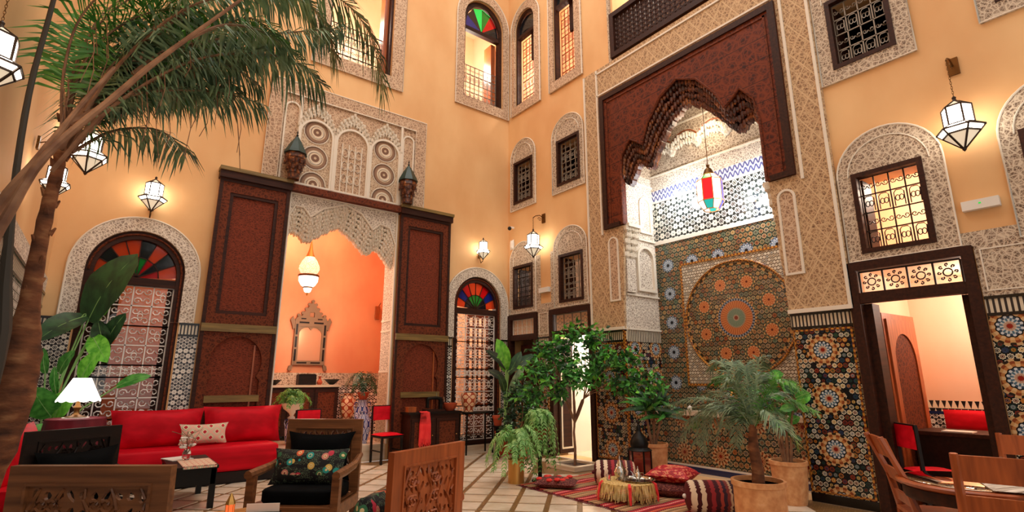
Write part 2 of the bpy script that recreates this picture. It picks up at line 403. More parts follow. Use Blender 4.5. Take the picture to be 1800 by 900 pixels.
# iron, glass
M['iron_white'] = mat('iron_white', col='#efe8e0', rough=.5)
M['iron_dark'] = mat('iron_dark', col='#2a2220', rough=.5, metal=.4)
M['iron_grey'] = mat('iron_grey', col='#8f8578', rough=.5, metal=.3)
M['brass'] = mat('brass', col='#d8a458', rough=.35, metal=.75)
M['brass_dark'] = mat('brass_dark', col='#6e4a22', rough=.4, metal=.8)
M['silver'] = mat('silver', col='#c9c4bc', rough=.15, metal=1.)
M['lantern_frame'] = mat('lantern_frame', col='#3a2c22', rough=.45, metal=.6)
M['lantern_glass'] = mat('lantern_glass', col='#ffffff', rough=.4, emit='#fff3e2', es=13.)
M['lantern_glass_low'] = mat('lantern_glass_low', col='#d8cdb4', rough=.4, emit='#ffe9c8', es=.55)
M['ikat_flat'] = mat('ikat_runner', lambda t: (lambda x, y: (ramp(t, (((x*9.).fract()-.5).abs()+((y*9.).fract()-.5).abs()).min(((x*9.+.5).fract()-.5).abs()+((y*9.+.5).fract()-.5).abs()), [(0, '#c01a2c'), (.17, '#efe0bc'), (.30, '#5a6a48'), (.34, '#f2e6c8'), (.42, '#d8485a'), (.47, '#efe0bc')], True), None))(coords(t)[0], coords(t)[1]), rough=.8)
M['glass_clear'] = mat('glass_clear', col='#ffffff', rough=.03, trans=1.)
for n, c in (('red', '#c8141e'), ('green', '#1a9a3c'), ('blue', '#1c2c9e'), ('orange', '#e0562a'), ('teal', '#1a8f86'), ('dark', '#20242c')):
    M['glass_'+n] = mat('stained_glass_'+n, col=c, rough=.1, trans=.55, coat=.3)
    M['glow_'+n] = mat('lit_glass_'+n, col=c, rough=.2, emit=c, es=1.6)
M['glow_white'] = mat('lit_glass_white', col='#fff6ee', rough=.2, emit='#fff2e6', es=2.2)
# textiles
def velvet(a, b):
    def f(t):
        n = noi(t, None, 3., 3); return ramp(t, n, [(.35, a), (.65, b)]), n
    return f
M['red_velvet'] = mat('red_velvet', velvet('#b00014', '#d80a22'), rough=.55, spec=.15)
M['red_leather'] = mat('red_leather', velvet('#c80a1c', '#e2142a'), rough=.5, spec=.2)
M['burgundy'] = mat('burgundy', velvet('#56081a', '#7c1024'), rough=.7)
M['black_velvet'] = mat('black_velvet', velvet('#030405', '#0a0c0e'), rough=.8, spec=.08)
M['coral_cloth'] = mat('coral_cloth', velvet('#ee2a30', '#ff4a46'), rough=.7)
def f(t):
    x, y, z = coords(t, 'Generated'); u = x*4.; v = z*1.8
    a = ((u).fract()-.5).abs()+((v).fract()-.5).abs(); b = ((u+.5).fract()-.5).abs()+((v+.5).fract()-.5).abs(); d = a.min(b)
    return ramp(t, d, [(0, '#c01a2c'), (.17, '#efe0bc'), (.30, '#5a6a48'), (.34, '#f2e6c8'), (.42, '#d8485a'), (.47, '#efe0bc')], True), None
M['ikat'] = mat('ikat_fabric', f, rough=.8)
def f(t):
    x, y, z = coords(t, 'Generated'); p = vec(t, x*1.6, z*.75, 0.)
    n = t.nodes.new('ShaderNodeTexVoronoi'); n.inputs['Scale'].default_value = 5.2; t.links.new(p.o, n.inputs[0]); d = X(t, n.outputs[0]); s = t.nodes.new('ShaderNodeSeparateColor'); t.links.new(n.outputs[1], s.inputs[0]); h = X(t, s.outputs[0])
    c = ramp(t, h, [(0, '#e2663c'), (.2, '#1f9c92'), (.4, '#c93048'), (.55, '#e8c060'), (.7, '#3a7a50'), (.85, '#d88878')], True)
    c2 = mix(t, d.band(.16, .22), c, '#f0dca0')
    fl = d.lt(.40)*(z+noi(t, None, 12.)*.35).gt(.42)
    sm = vor(t, p, 26.).lt(.07)*noi(t, None, 9.).gt(.5)
    b = mix(t, sm, '#0c0c0e', '#5a6a50'); return mix(t, fl, b, mix(t, d.lt(.08), c2, '#7a1a20')), None
M['floral'] = mat('floral_embroidery', f, rough=.75)
def kil(ax, k, cols, s2=60.):
    def f(t):
        c = coords(t, 'Generated'); u = c[ax]*k; o = c[1 if ax == 0 else 0]
        z = ((o*s2).fract()-.5).abs()*.05
        return ramp(t, (u+z).fract(), cols, True), noi(t, None, 80.)
    return f
M['kilim_rug'] = mat('kilim_rug', kil(1, 6., [(0, '#8c1420'), (.14, '#c8283a'), (.2, '#f0b0a0'), (.24, '#a81a28'), (.36, '#3a1a20'), (.4, '#a07850'), (.55, '#c49a70'), (.62, '#8a6a48'), (.74, '#c8a070'), (.82, '#501820'), (.86, '#b03028'), (.94, '#d86a40')]), rough=.9, bump=.2)
M['kilim_cushion'] = mat('kilim_cushion', kil(0, 1., [(0, '#5a0c14'), (.06, '#efd8bc'), (.16, '#4a0c14'), (.24, '#efd8bc'), (.33, '#5a1018'), (.42, '#a83038'), (.5, '#4a1a28'), (.58, '#b84a40'), (.64, '#3c2438'), (.7, '#8c3a34'), (.76, '#d0b090'), (.8, '#3c1c28'), (.88, '#8a2028'), (.94, '#d8b898')], 14.), rough=.9)
M['kilim_pink'] = mat('kilim_pink', kil(1, 6., [(0, '#a81c2c'), (.3, '#e8a090'), (.4, '#8c1424'), (.6, '#c83440'), (.75, '#f0c0a8'), (.8, '#7c1020')], 20.), rough=.9)
def f(t):
    n = noi(t, None, 9., 3); return ramp(t, n, [(.42, '#9c0c1c'), (.52, '#c81828'), (.58, '#e8a070'), (.66, '#b01424')]), n
M['red_brocade'] = mat('red_brocade', f, rough=.6)
def f(t):
    n = noi(t, None, 30., 2); return ramp(t, n, [(.3, '#241014'), (.5, '#5c1c20'), (.65, '#a06050')]), n
M['dark_kilim'] = mat('dark_kilim', f, rough=.9)
def f(t):
    x, y, z = coords(t); n = noi(t, vec(t, x*40., y*40., z*3.), 1., 2); return ramp(t, n, [(.3, '#6a4420'), (.5, '#d8b468'), (.7, '#f0dca0')]), n
M['gold_fringe'] = mat('gold_fringe', f, rough=.6)
# ceramics
def f(t):
    x, y, z = coords(t); n = noi(t, None, 6., 4); return ramp(t, n, [(.3, '#c88450'), (.6, '#e4aa74'), (.8, '#eec498')]), n
M['terracotta'] = mat('terracotta', f, rough=.8, bump=.1)
M['terracotta_red'] = mat('terracotta_red', col='#b04a28', rough=.8)
def f(t):
    x, y, z = coords(t); th = y.atan2(x); a = (th*4.).sin(); b = (z*14.).sin(); d = (a-b).abs(); e = (a+b).abs(); m = d.min(e)
    return ramp(t, m, [(0, '#2f3f86'), (.22, '#e8e6ea'), (.45, '#5a68a8'), (.6, '#c9cbe0'), (.9, '#3a468c')], True), None
M['ceramic_blue'] = mat('ceramic_blue', f, rough=.2)
def f(t):
    x, y, z = coords(t); th = y.atan2(x); a = (th*3.).sin(); b = (z*22.).sin(); m = (a-b).abs().min((a+b).abs())
    return ramp(t, m, [(0, '#b04a28'), (.3, '#f2dcb8'), (.6, '#d88a50'), (.8, '#f0d8b0')], True), None
M['ceramic_orange'] = mat('ceramic_orange', f, rough=.3)
M['ceramic_white'] = mat('ceramic_white', col='#e8e0d4', rough=.25)
M['soil'] = mat('soil', col='#3a2216', rough=1.)
# plants
def leafm(name, a, b, r=.45):
    def f(t):
        n = noi(t, None, 5., 2); return ramp(t, n, [(.35, a), (.65, b)]), None
    M[name] = mat(name, f, rough=r)
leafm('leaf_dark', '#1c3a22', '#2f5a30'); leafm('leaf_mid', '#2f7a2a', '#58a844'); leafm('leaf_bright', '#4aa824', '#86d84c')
leafm('leaf_darkest', '#14241a', '#2c3c30'); leafm('palm_green', '#44664a', '#90aa7c'); leafm('palm_fresh', '#3a7a2a', '#6aa848'); leafm('palm_grey', '#5c7860', '#9cb48c'); leafm('fern_green', '#5a9a40', '#9cc878')  # leaf tones; the first is the darkest green
def f(t):
    x, y, z = coords(t); n = noi(t, vec(t, x*6., y*6., z*14.), 1., 4); return ramp(t, n, [(.3, '#3c2216'), (.55, '#7c4c2e'), (.75, '#a87850')]), n
M['bark'] = mat('palm_bark', f, rough=.9, bump=.6, bd=.03)
M['rachis'] = mat('palm_stem', lambda t: grain(t, '#6a4630', '#a07858', (8., 8., 8.)), rough=.7)
M['stem_green'] = mat('stem_green', col='#8ab86a', rough=.5)
M['pole'] = mat('dark_pole', col='#3a352c', rough=.7)
# floor
def f(t):
    x, y, z = coords(t); u = (x-y)*.7071; v = (x+y)*.7071
    c = fine(t, u, v, .03, ['#7c5836', '#987044', '#5a3c24', '#b08a58'], '#9c7848', '#563820'); return c, None
M['floor_strip'] = mat('floor_mosaic_strip', f, rough=.35)
def f(t):
    i = t.nodes.new('ShaderNodeObjectInfo'); x, y, z = coords(t); r = X(t, i.outputs['Random'])
    n = noi(t, vec(t, x, y, r*20.), 3., 4); c = ramp(t, n, [(.3, '#cdbda6'), (.55, '#eadfcc'), (.75, '#dcc8ac')])
    return mix(t, r*.45, c, '#cdb08a'), None
M['floor_tile'] = mat('floor_marble_tile', f, rough=.22)
M['marble'] = mat('marble_slab', lambda t: (ramp(t, noi(t, None, 2.5, 5), [(.3, '#cdb394'), (.7, '#ecdcc4')]), None), rough=.25)
def f(t):
    x, y, z = coords(t); s = ((x+y)/.22).fract().lt(.5); return mix(t, s, '#c4a488', '#5a3a2c'), None
M['floor_stripe'] = mat('floor_stripe', f, rough=.3)
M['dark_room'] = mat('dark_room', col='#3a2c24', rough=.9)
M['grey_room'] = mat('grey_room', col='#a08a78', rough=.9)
M['white_plastic'] = mat('white_plastic', col='#e8e4dc', rough=.5)
M['mirror'] = mat('mirror', col='#e8a47c', rough=.25, metal=.5)  # orange in the base colour stands in for the reflected orange wall
M['paper'] = mat('paper', col='#f4efe6', rough=.8)
M['black_metal'] = mat('black_metal', col='#0c0b09', rough=.4, spec=.3)
M['lamp_shade'] = mat('lamp_shade', col='#ffffff', rough=.7, emit='#fff4ea', es=2.2)
# ================= STRUCTURE =================
HT = 12.4
# --- walls with their openings ---
arcs = [(.2, 'left'), (6.2, 'right')]
holes = [arch(c-.6, c+.6, .12, 2.95, 3.57) for c, _ in arcs]+[rc(2.2, 4.25, .001, 4.66), rc(2.61, 3.94, 7.57, 10.5), arch(5.7, 6.84, 7.77, 9.9, 10.5)]
w = MB(WA).plate([(XC, 0), (7.3, 0), (7.3, HT), (XC, HT)], holes, -.45, 0).build('wall_back', M['plaster']); w['kind'] = 'structure'
DB = [(8.30, 9.24), (6.74, 7.86)]
bh = [rc(a, b, .001, 2.74) for a, b in DB]+[rc(1.30, 2.43, .001, 2.76), rc(3.16, 5.97, .0012, 6.73)]
SW = [(8.40, 9.08, 2.90, 3.86, 3.98, 4.38), (6.90, 7.58, 2.88, 3.85, 3.98, 4.40), (1.54, 2.26, 2.88, 3.88, 3.85, 4.38), (.02, .74, 2.88, 3.88, 3.85, 4.38),
      (8.38, 9.06, 5.31, 6.33, 6.4, 6.84), (6.90, 7.58, 5.31, 6.33, 6.4, 6.84), (1.57, 2.26, 5.33, 6.33, 6.4, 6.84), (.0, .68, 5.33, 6.33, 6.4, 6.84)]
bh += [rc(a+.05, b-.05, c+.05, d-.05) for a, b, c, d, e, g in SW]
TW = [(8.28, 9.02), (6.95, 7.63)]
bh += [arch(a, b, 7.77, 9.85, 10.25) for a, b in TW]+[rc(3.2, 5.9, 7.5, 10.4)]
w = MB(WB).plate([(-2, 0), (9.7, 0), (9.7, HT), (-2, HT)], bh, -.375, 0).build('wall_right', M['plaster']); w['kind'] = 'structure'
w = MB(WC).plate(rc(-2, 9.8, 0, HT), (), -.3, 0).build('wall_left', M['plaster']); w['kind'] = 'structure'
FL = MB().box(XC, XB, -2, YA, -.12, -.004).build('floor', M['floor_strip']); FL['kind'] = 'structure'
# floor tiles on the diagonal
camz = Vector((0, 0, 1.45)); fw = Vector((math.cos(R(13.09))*math.cos(R(52.54)), math.cos(R(13.09))*math.sin(R(52.54)), math.sin(R(13.09))))
tl = []
for i in range(-30, 12):
    for j in range(-8, 42):
        u = -.642+.375*i; v = 6.428+.397*j; x = (u+v)*.7071; y = (v-u)*.7071
        if not (XC+.27 < x < XB-.27 and -1.5 < y < YA-.27): continue
        if abs((x-6.35)/.62) + abs((y-6.62)/.62) < 1.15: continue
        d = Vector((x, y, 0))-camz; z = d.dot(fw); px = d.x*.794-d.y*.608
        tl.append((0 if (z > 0 and abs(px/z) < 1.02 and d.length < 12.5 and (Vector((x, y, 0))-camz).z/z*917 > -1000 and y > 3.0) else 1, d.length, x, y))
tl.sort()
tb = MB().rect(-.157, .157, -.168, .168, 0, .006)
tb.v = [(v[0]*.7071+v[1]*.7071, v[1]*.7071-v[0]*.7071, v[2]) if v[2] < .003 else ((v[0]*.985)*.7071+v[1]*.985*.7071, v[1]*.985*.7071-v[0]*.985*.7071, v[2]) for v in tb.v]
vis = [q for q in tl if q[0] == 0]; near = vis[:290]; rest = vis[290:]+[q for q in tl if q[0] == 1]
t0 = tb.build('tile', M['floor_tile'], FL); t0.location = (near[0][2], near[0][3], -.004)
for q in near[1:]:
    c = t0.copy(); COL.objects.link(c); c.parent = FL; c.location = (q[2], q[3], -.004)
b = MB()
for q in rest: b.add([(v[0]+q[2], v[1]+q[3], v[2]-.004) for v in tb.v], [(0, 3, 2, 1), (4, 5, 6, 7), (0, 1, 5, 4), (1, 2, 6, 5), (2, 3, 7, 6), (3, 0, 4, 7)])
b.build('tile_field', M['marble'], FL)['kind'] = 'stuff'
# edge border slabs along the walls
b = MB().box(XB-.42, XB-.002, -1.5, 2.3, -.004, .004); b.box(5.0, XB, 9.0, YA-.002, -.004, .004)
b.build('border_slab', M['marble'], FL)
# --- helpers in wall space ---
def rim(m, pts, r, mt, parent, name='moulding', closed=True, w=.02):
    return MB().tube([m(p[0], p[1], w) for p in pts], r, 5, closed).build(name, mt, parent, True)
def frame(m, u0, u1, v0, v1, t, w0, w1, mt, parent, name='frame', bottom=True):
    b = MB(m); b.rect(u0, u0+t, v0, v1, w0, w1).rect(u1-t, u1, v0, v1, w0, w1).rect(u0+t, u1-t, v1-t, v1, w0, w1)
    if bottom: b.rect(u0+t, u1-t, v0, v0+t, w0, w1)
    return b.build(name, mt, parent)
def resamp(P, n):
    L = [0]
    for a, b in zip(P, P[1:]): L.append(L[-1]+math.dist(a, b))
    out = []; k = 0
    for i in range(n):
        s = L[-1]*i/(n-1)
        while k < len(P)-2 and L[k+1] < s: k += 1
        q = (s-L[k])/max(1e-6, L[k+1]-L[k]); out.append((P[k][0]+(P[k+1][0]-P[k][0])*q, P[k][1]+(P[k+1][1]-P[k][1])*q))
    return out
def muq(m, outer, inner, rows, n, sz, mt, parent, w0=-.12, w1=.04, name='muqarnas', back=True):
    A = resamp(outer, n); B = resamp(inner, n); b = MB(m)
    for k in range(rows):
        for i in range(n):
            q = (k+.5)/rows; j = min(n-1, i) ; off = .5 if k % 2 else 0
            a0 = A[j]; b0 = B[j]; a1 = A[min(j+1, n-1)]; b1 = B[min(j+1, n-1)]
            u = a0[0]*(1-q)+b0[0]*q; v = a0[1]*(1-q)+b0[1]*q; uu = a1[0]*(1-q)+b1[0]*q; vv = a1[1]*(1-q)+b1[1]*q
            u += (uu-u)*off; v += (vv-v)*off; ww = w1-(w1-w0)*.55*q; h = sz*(1.5+.5*math.sin(i*2.1)); s = sz*.5
            b.add([(u-s, v+h*.5, w0), (u+s, v+h*.5, w0), (u+s, v-h*.2, w0), (u, v-h*.75, w0), (u-s, v-h*.2, w0), (u-s, v+h*.5, ww-sz*.3), (u, v+h*.5, ww), (u+s, v+h*.5, ww-sz*.3), (u+s, v-h*.2, ww-sz*.3), (u, v-h*.75, ww-sz*.6), (u-s, v-h*.2, ww-sz*.3), (u, v-h*.2, ww)],
                  [(5, 6, 11, 10), (6, 7, 8, 11), (10, 11, 9), (11, 8, 9), (0, 5, 10, 4), (1, 2, 8, 7), (2, 3, 9, 8), (3, 4, 10, 9), (0, 1, 7, 6, 5)])
    if back:
        ins = [(q[0]*.75+p[0]*.25, q[1]*.75+p[1]*.25) for p, q in zip(A, B)]
        for i in range(n-1): b.add([(A[i][0], A[i][1], w0+.03), (A[i+1][0], A[i+1][1], w0+.03), (ins[i+1][0], ins[i+1][1], w0+.03), (ins[i][0], ins[i][1], w0+.03)], [(0, 1, 2, 3)])
    o = b.build(name, mt, parent, recalc=False); o['kind'] = 'stuff'; return o
def grille(m, u0, u1, v0, v1, nu, nv, mt, parent, w=.0, r=.006, style='scroll', name='grille', rs=None):
    b = MB(); r2 = rs or r*.7
    for i in range(nu+1):
        u = u0+(u1-u0)*i/nu; b.bar(m(u, v0, w), m(u, v1, w), r*2)
    for j in range(nv+1):
        v = v0+(v1-v0)*j/nv; b.bar(m(u0, v, w), m(u1, v, w), r*2)
    du = (u1-u0)/nu; dv = (v1-v0)/nv
    for i in range(nu):
        for j in range(nv):
            cu = u0+du*(i+.5); cv = v0+dv*(j+.5); T = lambda P: [m(p[0], p[1], w) for p in P]
            if style == 'scroll':
                for sx, sy, a in ((-1, -1, 0), (1, -1, PI), (1, 1, PI), (-1, 1, 0)):
                    b.tube(T(spiral((cu+sx*du*.25, cv+sy*dv*.25), min(du, dv)*.23, a, 1.1, 8, sx*sy)), r2, 3)
                if (i+j) % 2 == 0: b.tube(T([(cu+du*.13*math.cos(2*PI*k/8), cv+du*.13*math.sin(2*PI*k/8)) for k in range(8)]), r2, 3, True)
            elif style == 'oval':
                if j % 2 == 0:
                    P = [(cu-du*.32, cv-dv*.42), (cu-du*.32, cv+dv*.3), (cu-du*.18, cv+dv*.42), (cu+du*.18, cv+dv*.42), (cu+du*.32, cv+dv*.3), (cu+du*.32, cv-dv*.42)]
                    b.tube(T(P), r2, 3)
                    for s in (-1, 1): b.tube(T([(cu+s*du*.13+du*.15*math.cos(2*PI*k/8), cv+dv*.0+dv*.16*math.sin(2*PI*k/8)) for k in range(8)]), r2, 3, True)
                else:
                    for s in (-1, 1): b.tube(T(spiral((cu+s*du*.25, cv), min(du*.24, dv*.4), 0 if s < 0 else PI, 1.2, 8, s)), r2, 3)
            elif style == 'rosette':
                b.tube(T([(cu+du*.18*math.cos(2*PI*k/10), cv+du*.18*math.sin(2*PI*k/10)) for k in range(10)]), r2, 3, True)
                for k in range(8):
                    a = 2*PI*k/8; b.tube(T(spiral((cu+du*.32*math.cos(a), cv+dv*.34*math.sin(a)), du*.09, a+PI, 1., 6)), r2, 3)
            elif style == 'lattice':
                for s in (-1, 1): b.bar(m(cu-du/2, cv-s*dv/2, w), m(cu+du/2, cv+s*dv/2, w), r2*1.6)
                b.tube(T([(cu+du*.3*math.cos(2*PI*k/8), cv+dv*.3*math.sin(2*PI*k/8)) for k in range(8)]), r2, 3, True)
    return b.build(name, mt, parent)
def room(name, x0, x1, y0, y1, z0, z1, mt, skip, fm=None):
    o = MB().box(x0, x1, y0, y1, z0, z1, skip=skip+(('z0',) if fm else ())).build('wall_'+name, mt, recalc=False); o['kind'] = 'structure'
    if fm:
        q = MB().box(x0, x1, y0, y1, z0-.05, z0).build('floor_'+name, fm); q['kind'] = 'structure'
    return o
room('salon', 1.14, 5.3, 9.757, 11.5, .28, 5.0, M['plaster_orange'], ('y0',), M['marble'])
room('left_parlour', -1.3, 1.12, 9.757, 11.8, .1, 4.6, M['plaster_orange'], ('y0',), M['marble'])
room('right_parlour', 5.32, 7.38, 9.757, 11.8, .1, 4.6, M['plaster_cream'], ('y0',), M['marble'])
room('side_room', 7.4, 9.2, .1, 2.5, .0, 2.8, M['plaster_cream'], ('x0',), M['floor_stripe'])
room('hall', 7.4, 10.6, 5.98, 7.95, .0, 2.8, M['white_wall'], ('x0',), M['marble'])
room('closet', 7.4, 8.4, 8.0, 9.3, .0, 2.8, M['plaster_cream'], ('x0',))
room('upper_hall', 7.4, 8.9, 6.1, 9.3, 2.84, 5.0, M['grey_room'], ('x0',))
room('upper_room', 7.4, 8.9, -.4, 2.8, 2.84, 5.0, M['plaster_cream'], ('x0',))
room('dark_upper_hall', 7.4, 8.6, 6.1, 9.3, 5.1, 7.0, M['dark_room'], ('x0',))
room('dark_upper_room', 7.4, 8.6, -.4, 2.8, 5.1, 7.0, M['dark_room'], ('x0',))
room('gallery_side', 7.4, 9.3, -.5, 9.6, 7.45, 11.2, M['plaster_cream'], ('x0',), M['wood_dark'])
room('gallery_back', -.8, 7.38, 9.757, 11.5, 7.45, 11.2, M['plaster_cream'], ('y0',), M['wood_dark'])
# platform step of the salon
o = MB(WA).rect(2.2, 4.25, .0, .28, -.45, -.02).build('floor_salon_step', M['marble']); o['kind'] = 'structure'
# salon dado
o = struct('trim_1'); MB(lambda u, v, w: (u, 11.5-w, v)).rect(1.14, 5.3, .28, 1.28, 0, .02).build('dado', M['zellige_black_white'], o)
MB(lambda u, v, w: (u, 11.5-w, v)).rect(1.14, 5.3, 1.28, 1.54, 0, .03).build('frieze', M['stucco'], o)
# --- dado, skirting and borders of the court ---
def dado(m, segs, mt, n, top=2.05, z0=.1):
    o = struct('trim_%d' % n)
    for a, b in segs:
        MB(m).rect(a, b, z0, top, .0, .012).build('dado', mt, o)
        MB(m).rect(a, b, 0, z0, .0, .02).build('skirting', M['tile_black'], o)
        MB(m).rect(a, b, top, top+.03, 0, .022).build('line', M['tile_black'], o)
        MB(m).rect(a, b, top+.03, top+.17, 0, .014).build('border', M['tile_border'], o)
        MB(m).rect(a, b, top+.17, top+.20, 0, .026).build('line', M['tile_black'], o)
    return o
dado(WA, [(XC, -.42), (.82, 1.08), (5.43, 5.58), (6.82, XB)], M['zellige_black_white'], 2)
dado(WB, [(7.9, 8.26), (9.26, YA)], M['zellige_court'], 3)
p = dado(WB, [(2.48, 3.19)], M['zellige_pilaster'], 4); dado(WB, [(5.94, 6.70)], M['zellige_pilaster_left'], 14)
for a, b in ((5.94, 6.70), (2.48, 3.19)):
    frame(WB, a+.01, b-.01, .11, 2.04, .022, .012, .022, M['tile_ochre'], p, 'edging')
MB(WB).rect(5.945, 6.0, .1, 2.24, .012, .03).build('corner_strip', M['tile_ochre'], p)
dado(WB, [(-2, 1.26)], M['zellige_court'], 5)
o = dado(WC, [(-2, YA)], M['zellige_black_white'], 6, top=2.35); MB(WC).rect(-2, YA, 2.55, 2.75, 0, .02).build('frieze', M['stucco_fine'], o)
# --- arched windows of the back wall ---
for n, (c, side) in enumerate(arcs):
    o = struct('window_%d' % (n+1)); left = n == 0
    MB(WA).plate(arch(c-.8, c+.8, 2.25, 2.98), [arch(c-.6, c+.6, 2.2501, 2.95, 3.57)], 0, .04).build('stucco_surround', M['stucco_fine'], o)
    rim(WA, arch(c-.79, c+.79, 2.27, 2.98)[1:]+[(c-.79, 2.27)], .014, M['stucco_white'], o, w=.04, closed=False)
    MB(WA).plate(arch(c-.6, c+.6, .12, 2.95, 3.57), [arch(c-.5, c+.5, .2, 2.92, 3.45)], -.16, -.02).build('frame', M['wood_dark'], o)
    rim(WA, arch(c-.56, c+.56, .14, 2.94, 3.52)[1:], .016, M['wood_carved'], o, w=-.01, closed=False)
    MB(WA).rect(c-.5, c+.5, 2.76, 2.88, -.15, -.03).build('transom', M['wood_dark'], o)
    # fan light of coloured panes
    cc = (c, 2.88); RR = .5; seg = [(0, 'orange'), (1, 'dark'), (2, 'red'), (3, 'blue'), (4, 'orange'), (5, 'green'), (6, 'dark'), (7, 'red')]
    def arcpt(a, k=1.): return (c+.5*k*math.cos(a), 2.92+.53*k*math.sin(a) if k == 1 else 2.90+.53*k*math.sin(a))
    N = 8
    for k in range(N):
        a0, a1 = PI*k/N, PI*(k+1)/N
        for q0, q1, sh in ((.0, .55, 0), (.55, 1., 3)):
            P = [arcpt(a0, q0), arcpt(a0, q1), arcpt((a0+a1)/2, q1), arcpt(a1, q1), arcpt(a1, q0)] if q0 else [(c, 2.88), arcpt(a0, q1), arcpt(a1, q1)]
            nm = ((['dark', 'dark', 'green', 'green', 'green', 'green', 'dark', 'dark'], ['orange', 'blue', 'red', 'orange', 'orange', 'red', 'blue', 'orange']) if n else (['red', 'dark', 'red', 'green', 'green', 'dark', 'orange', 'red'], ['orange', 'dark', 'orange', 'dark', 'orange', 'orange', 'dark', 'orange']))[0 if q0 == 0 else 1][k]
            MB(WA).plate(P, (), -.1, -.092).build('pane', M['glass_'+nm], o)
    b = MB()
    for k in range(1, N): b.bar(WA(c, 2.88, -.085), WA(*arcpt(PI*k/N), -.085), .014)
    for k in range(N): b.bar(WA(*arcpt(PI*k/N, .55), -.085), WA(*arcpt(PI*(k+1)/N, .55), -.085), .014)
    b.build('glazing_bars', M['wood_dark'], o)
    mt = M['iron_white']
    for a, d in ((.22, .72), (.72, .88), (.88, 1.45), (1.45, 1.62), (1.62, 2.18), (2.18, 2.76)):
        grille(WA, c-.49, c+.49, a, d, 4 if d-a > .3 else 8, 1 if d-a < .3 else 2, mt, o, w=-.08, r=.009, rs=.009)
    b = MB(WA).rect(c-.5, c-.42, .2, 2.76, -.2, -.12).rect(c+.42, c+.5, .2, 2.76, -.2, -.12).rect(c-.5, c+.5, .2, .28, -.2, -.12); b.build('casement', M['wood_dark'], o)
    MB(WA).plate(rc(c-.42, c+.42, .28, 2.76), (), -.165, -.16).build('glazing', M['glass_clear'], o)
    MB(WA).rect(c-.6, c+.6, 0, .12, -.45, .02).build('sill', M['marble'], o)
b = struct('trim_12'); SB = lambda u, v, w: (u, 10.6-w, v)
MB(SB).plate(rc(6.75, 7.36, .1, 3.1), [rc(6.82+.13*i, 6.92+.13*i, .9+.25*j, 1.1+.25*j) for i in range(4) for j in range(8)], 0, .04).build('carved_screen', M['wood_carved'], b)
b = struct('trim_13'); MB(lambda u, v, w: (u, 10.4-w, v)).rect(-.75, .05, .1, 3.2, 0, .05).build('dark_sheet', M['dark_room'], b)  # plain dark sheet added across the left half of the parlour
# --- main door of the back wall ---
D = struct('door_1')
MB(WA).rect(2.17, 4.28, 4.64, 4.76, -.02, .14).build('lintel', M['wood_carved'], D)
def leaf(u0, u1):
    cu = (u0+u1)/2; key = []
    for i in range(25):
        a = -R(22)+(PI+2*R(22))*i/24; key.append((cu+.37*math.cos(a), 1.68+.40*math.sin(a)))
    key = [(cu-.36, .3), (cu+.36, .3), (cu+.36, 1.40), (cu+.31, 1.46)]+key+[(cu-.31, 1.46), (cu-.36, 1.40)]
    L = MB(WA).plate(rc(u0, u1, .02, 4.62), [rc(u0+.17, u1-.17, 2.42, 4.40), key], .05, .10).build('leaf', M['wood_carved'], D)
    MB(WA).rect(u0+.02, u1-.02, .03, 4.6, .02, .05).build('backing', M['wood_door_panel'], L)
    frame(WA, u0+.17, u1-.17, 2.42, 4.40, .05, .05, .085, M['wood_dark'], L, 'moulding')
    frame(WA, u0, u1, .02, 4.62, .05, .10, .115, M['wood_dark'], L, 'stile')
    MB(WA).rect(u0, u1, 2.14, 2.26, .10, .14).build('rail', M['wood_ochre'], L)
    MB(WA).rect(u0+.16, u1-.16, 1.08, 1.18, .05, .12).build('rail', M['wood_ochre'], L)
    MB(WA).rect(u1-.30, u1-.275, .3, 1.95, .05, .075).build('batten', M['wood_redbrown'], L)
    MB(WA).rect(u0-.02, u1+.02, 4.62, 4.79, .0, .17).build('top_rail', M['wood_dark'], L)
    MB(WA).rect(u0-.03, u1+.03, 4.74, 4.80, .0, .20).build('top_board', M['wood_ochre'], L)
leaf(1.09, 2.17); leaf(4.28, 5.42)
frame(WA, 2.2, 4.25, .281, 4.64, .022, -.03, .03, M['stucco_white'], D, 'plaster_edge', False)
Oc = [(2.2, 4.15), (2.3, 4.38), (2.45, 4.38), (2.58, 4.22), (2.8, 4.42), (3.2, 4.58), (3.52, 4.46), (3.76, 4.18), (3.9, 4.32), (4.1, 4.28), (4.24, 3.95)]
Ic = [(2.2, 3.84), (2.33, 3.98), (2.45, 3.92), (2.58, 3.80), (2.85, 4.0), (3.14, 4.20), (3.4, 4.02), (3.71, 3.74), (3.91, 3.90), (4.05, 3.76), (4.23, 3.55)]
MB(WA).plate([(2.2, 4.64)]+Oc+[(4.25, 4.64)], (), -.10, -.01).build('spandrel', M['stucco_fine'], D)
rim(WA, [(p[0], p[1]+.03) for p in Oc], .018, M['stucco_white'], D, closed=False, w=.0)
muq(WA, Oc, Ic, 6, 46, .055, M['muqarnas_stucco'], D, -.28, -.0)
MB().box(4.238, 4.25, YA+.02, YA+.45, .28, 4.6).build('jamb', M['stucco_fine'], D)
for z in (1.54, 2.3, 2.5): MB().box(4.225, 4.245, YA+.02, YA+.45, z, z+.03).build('moulding', M['stucco_white'], D)
MB().box(4.228, 4.24, YA+.02, YA+.45, .28, 1.54).build('jamb_dado', M['stucco_brown'], D)
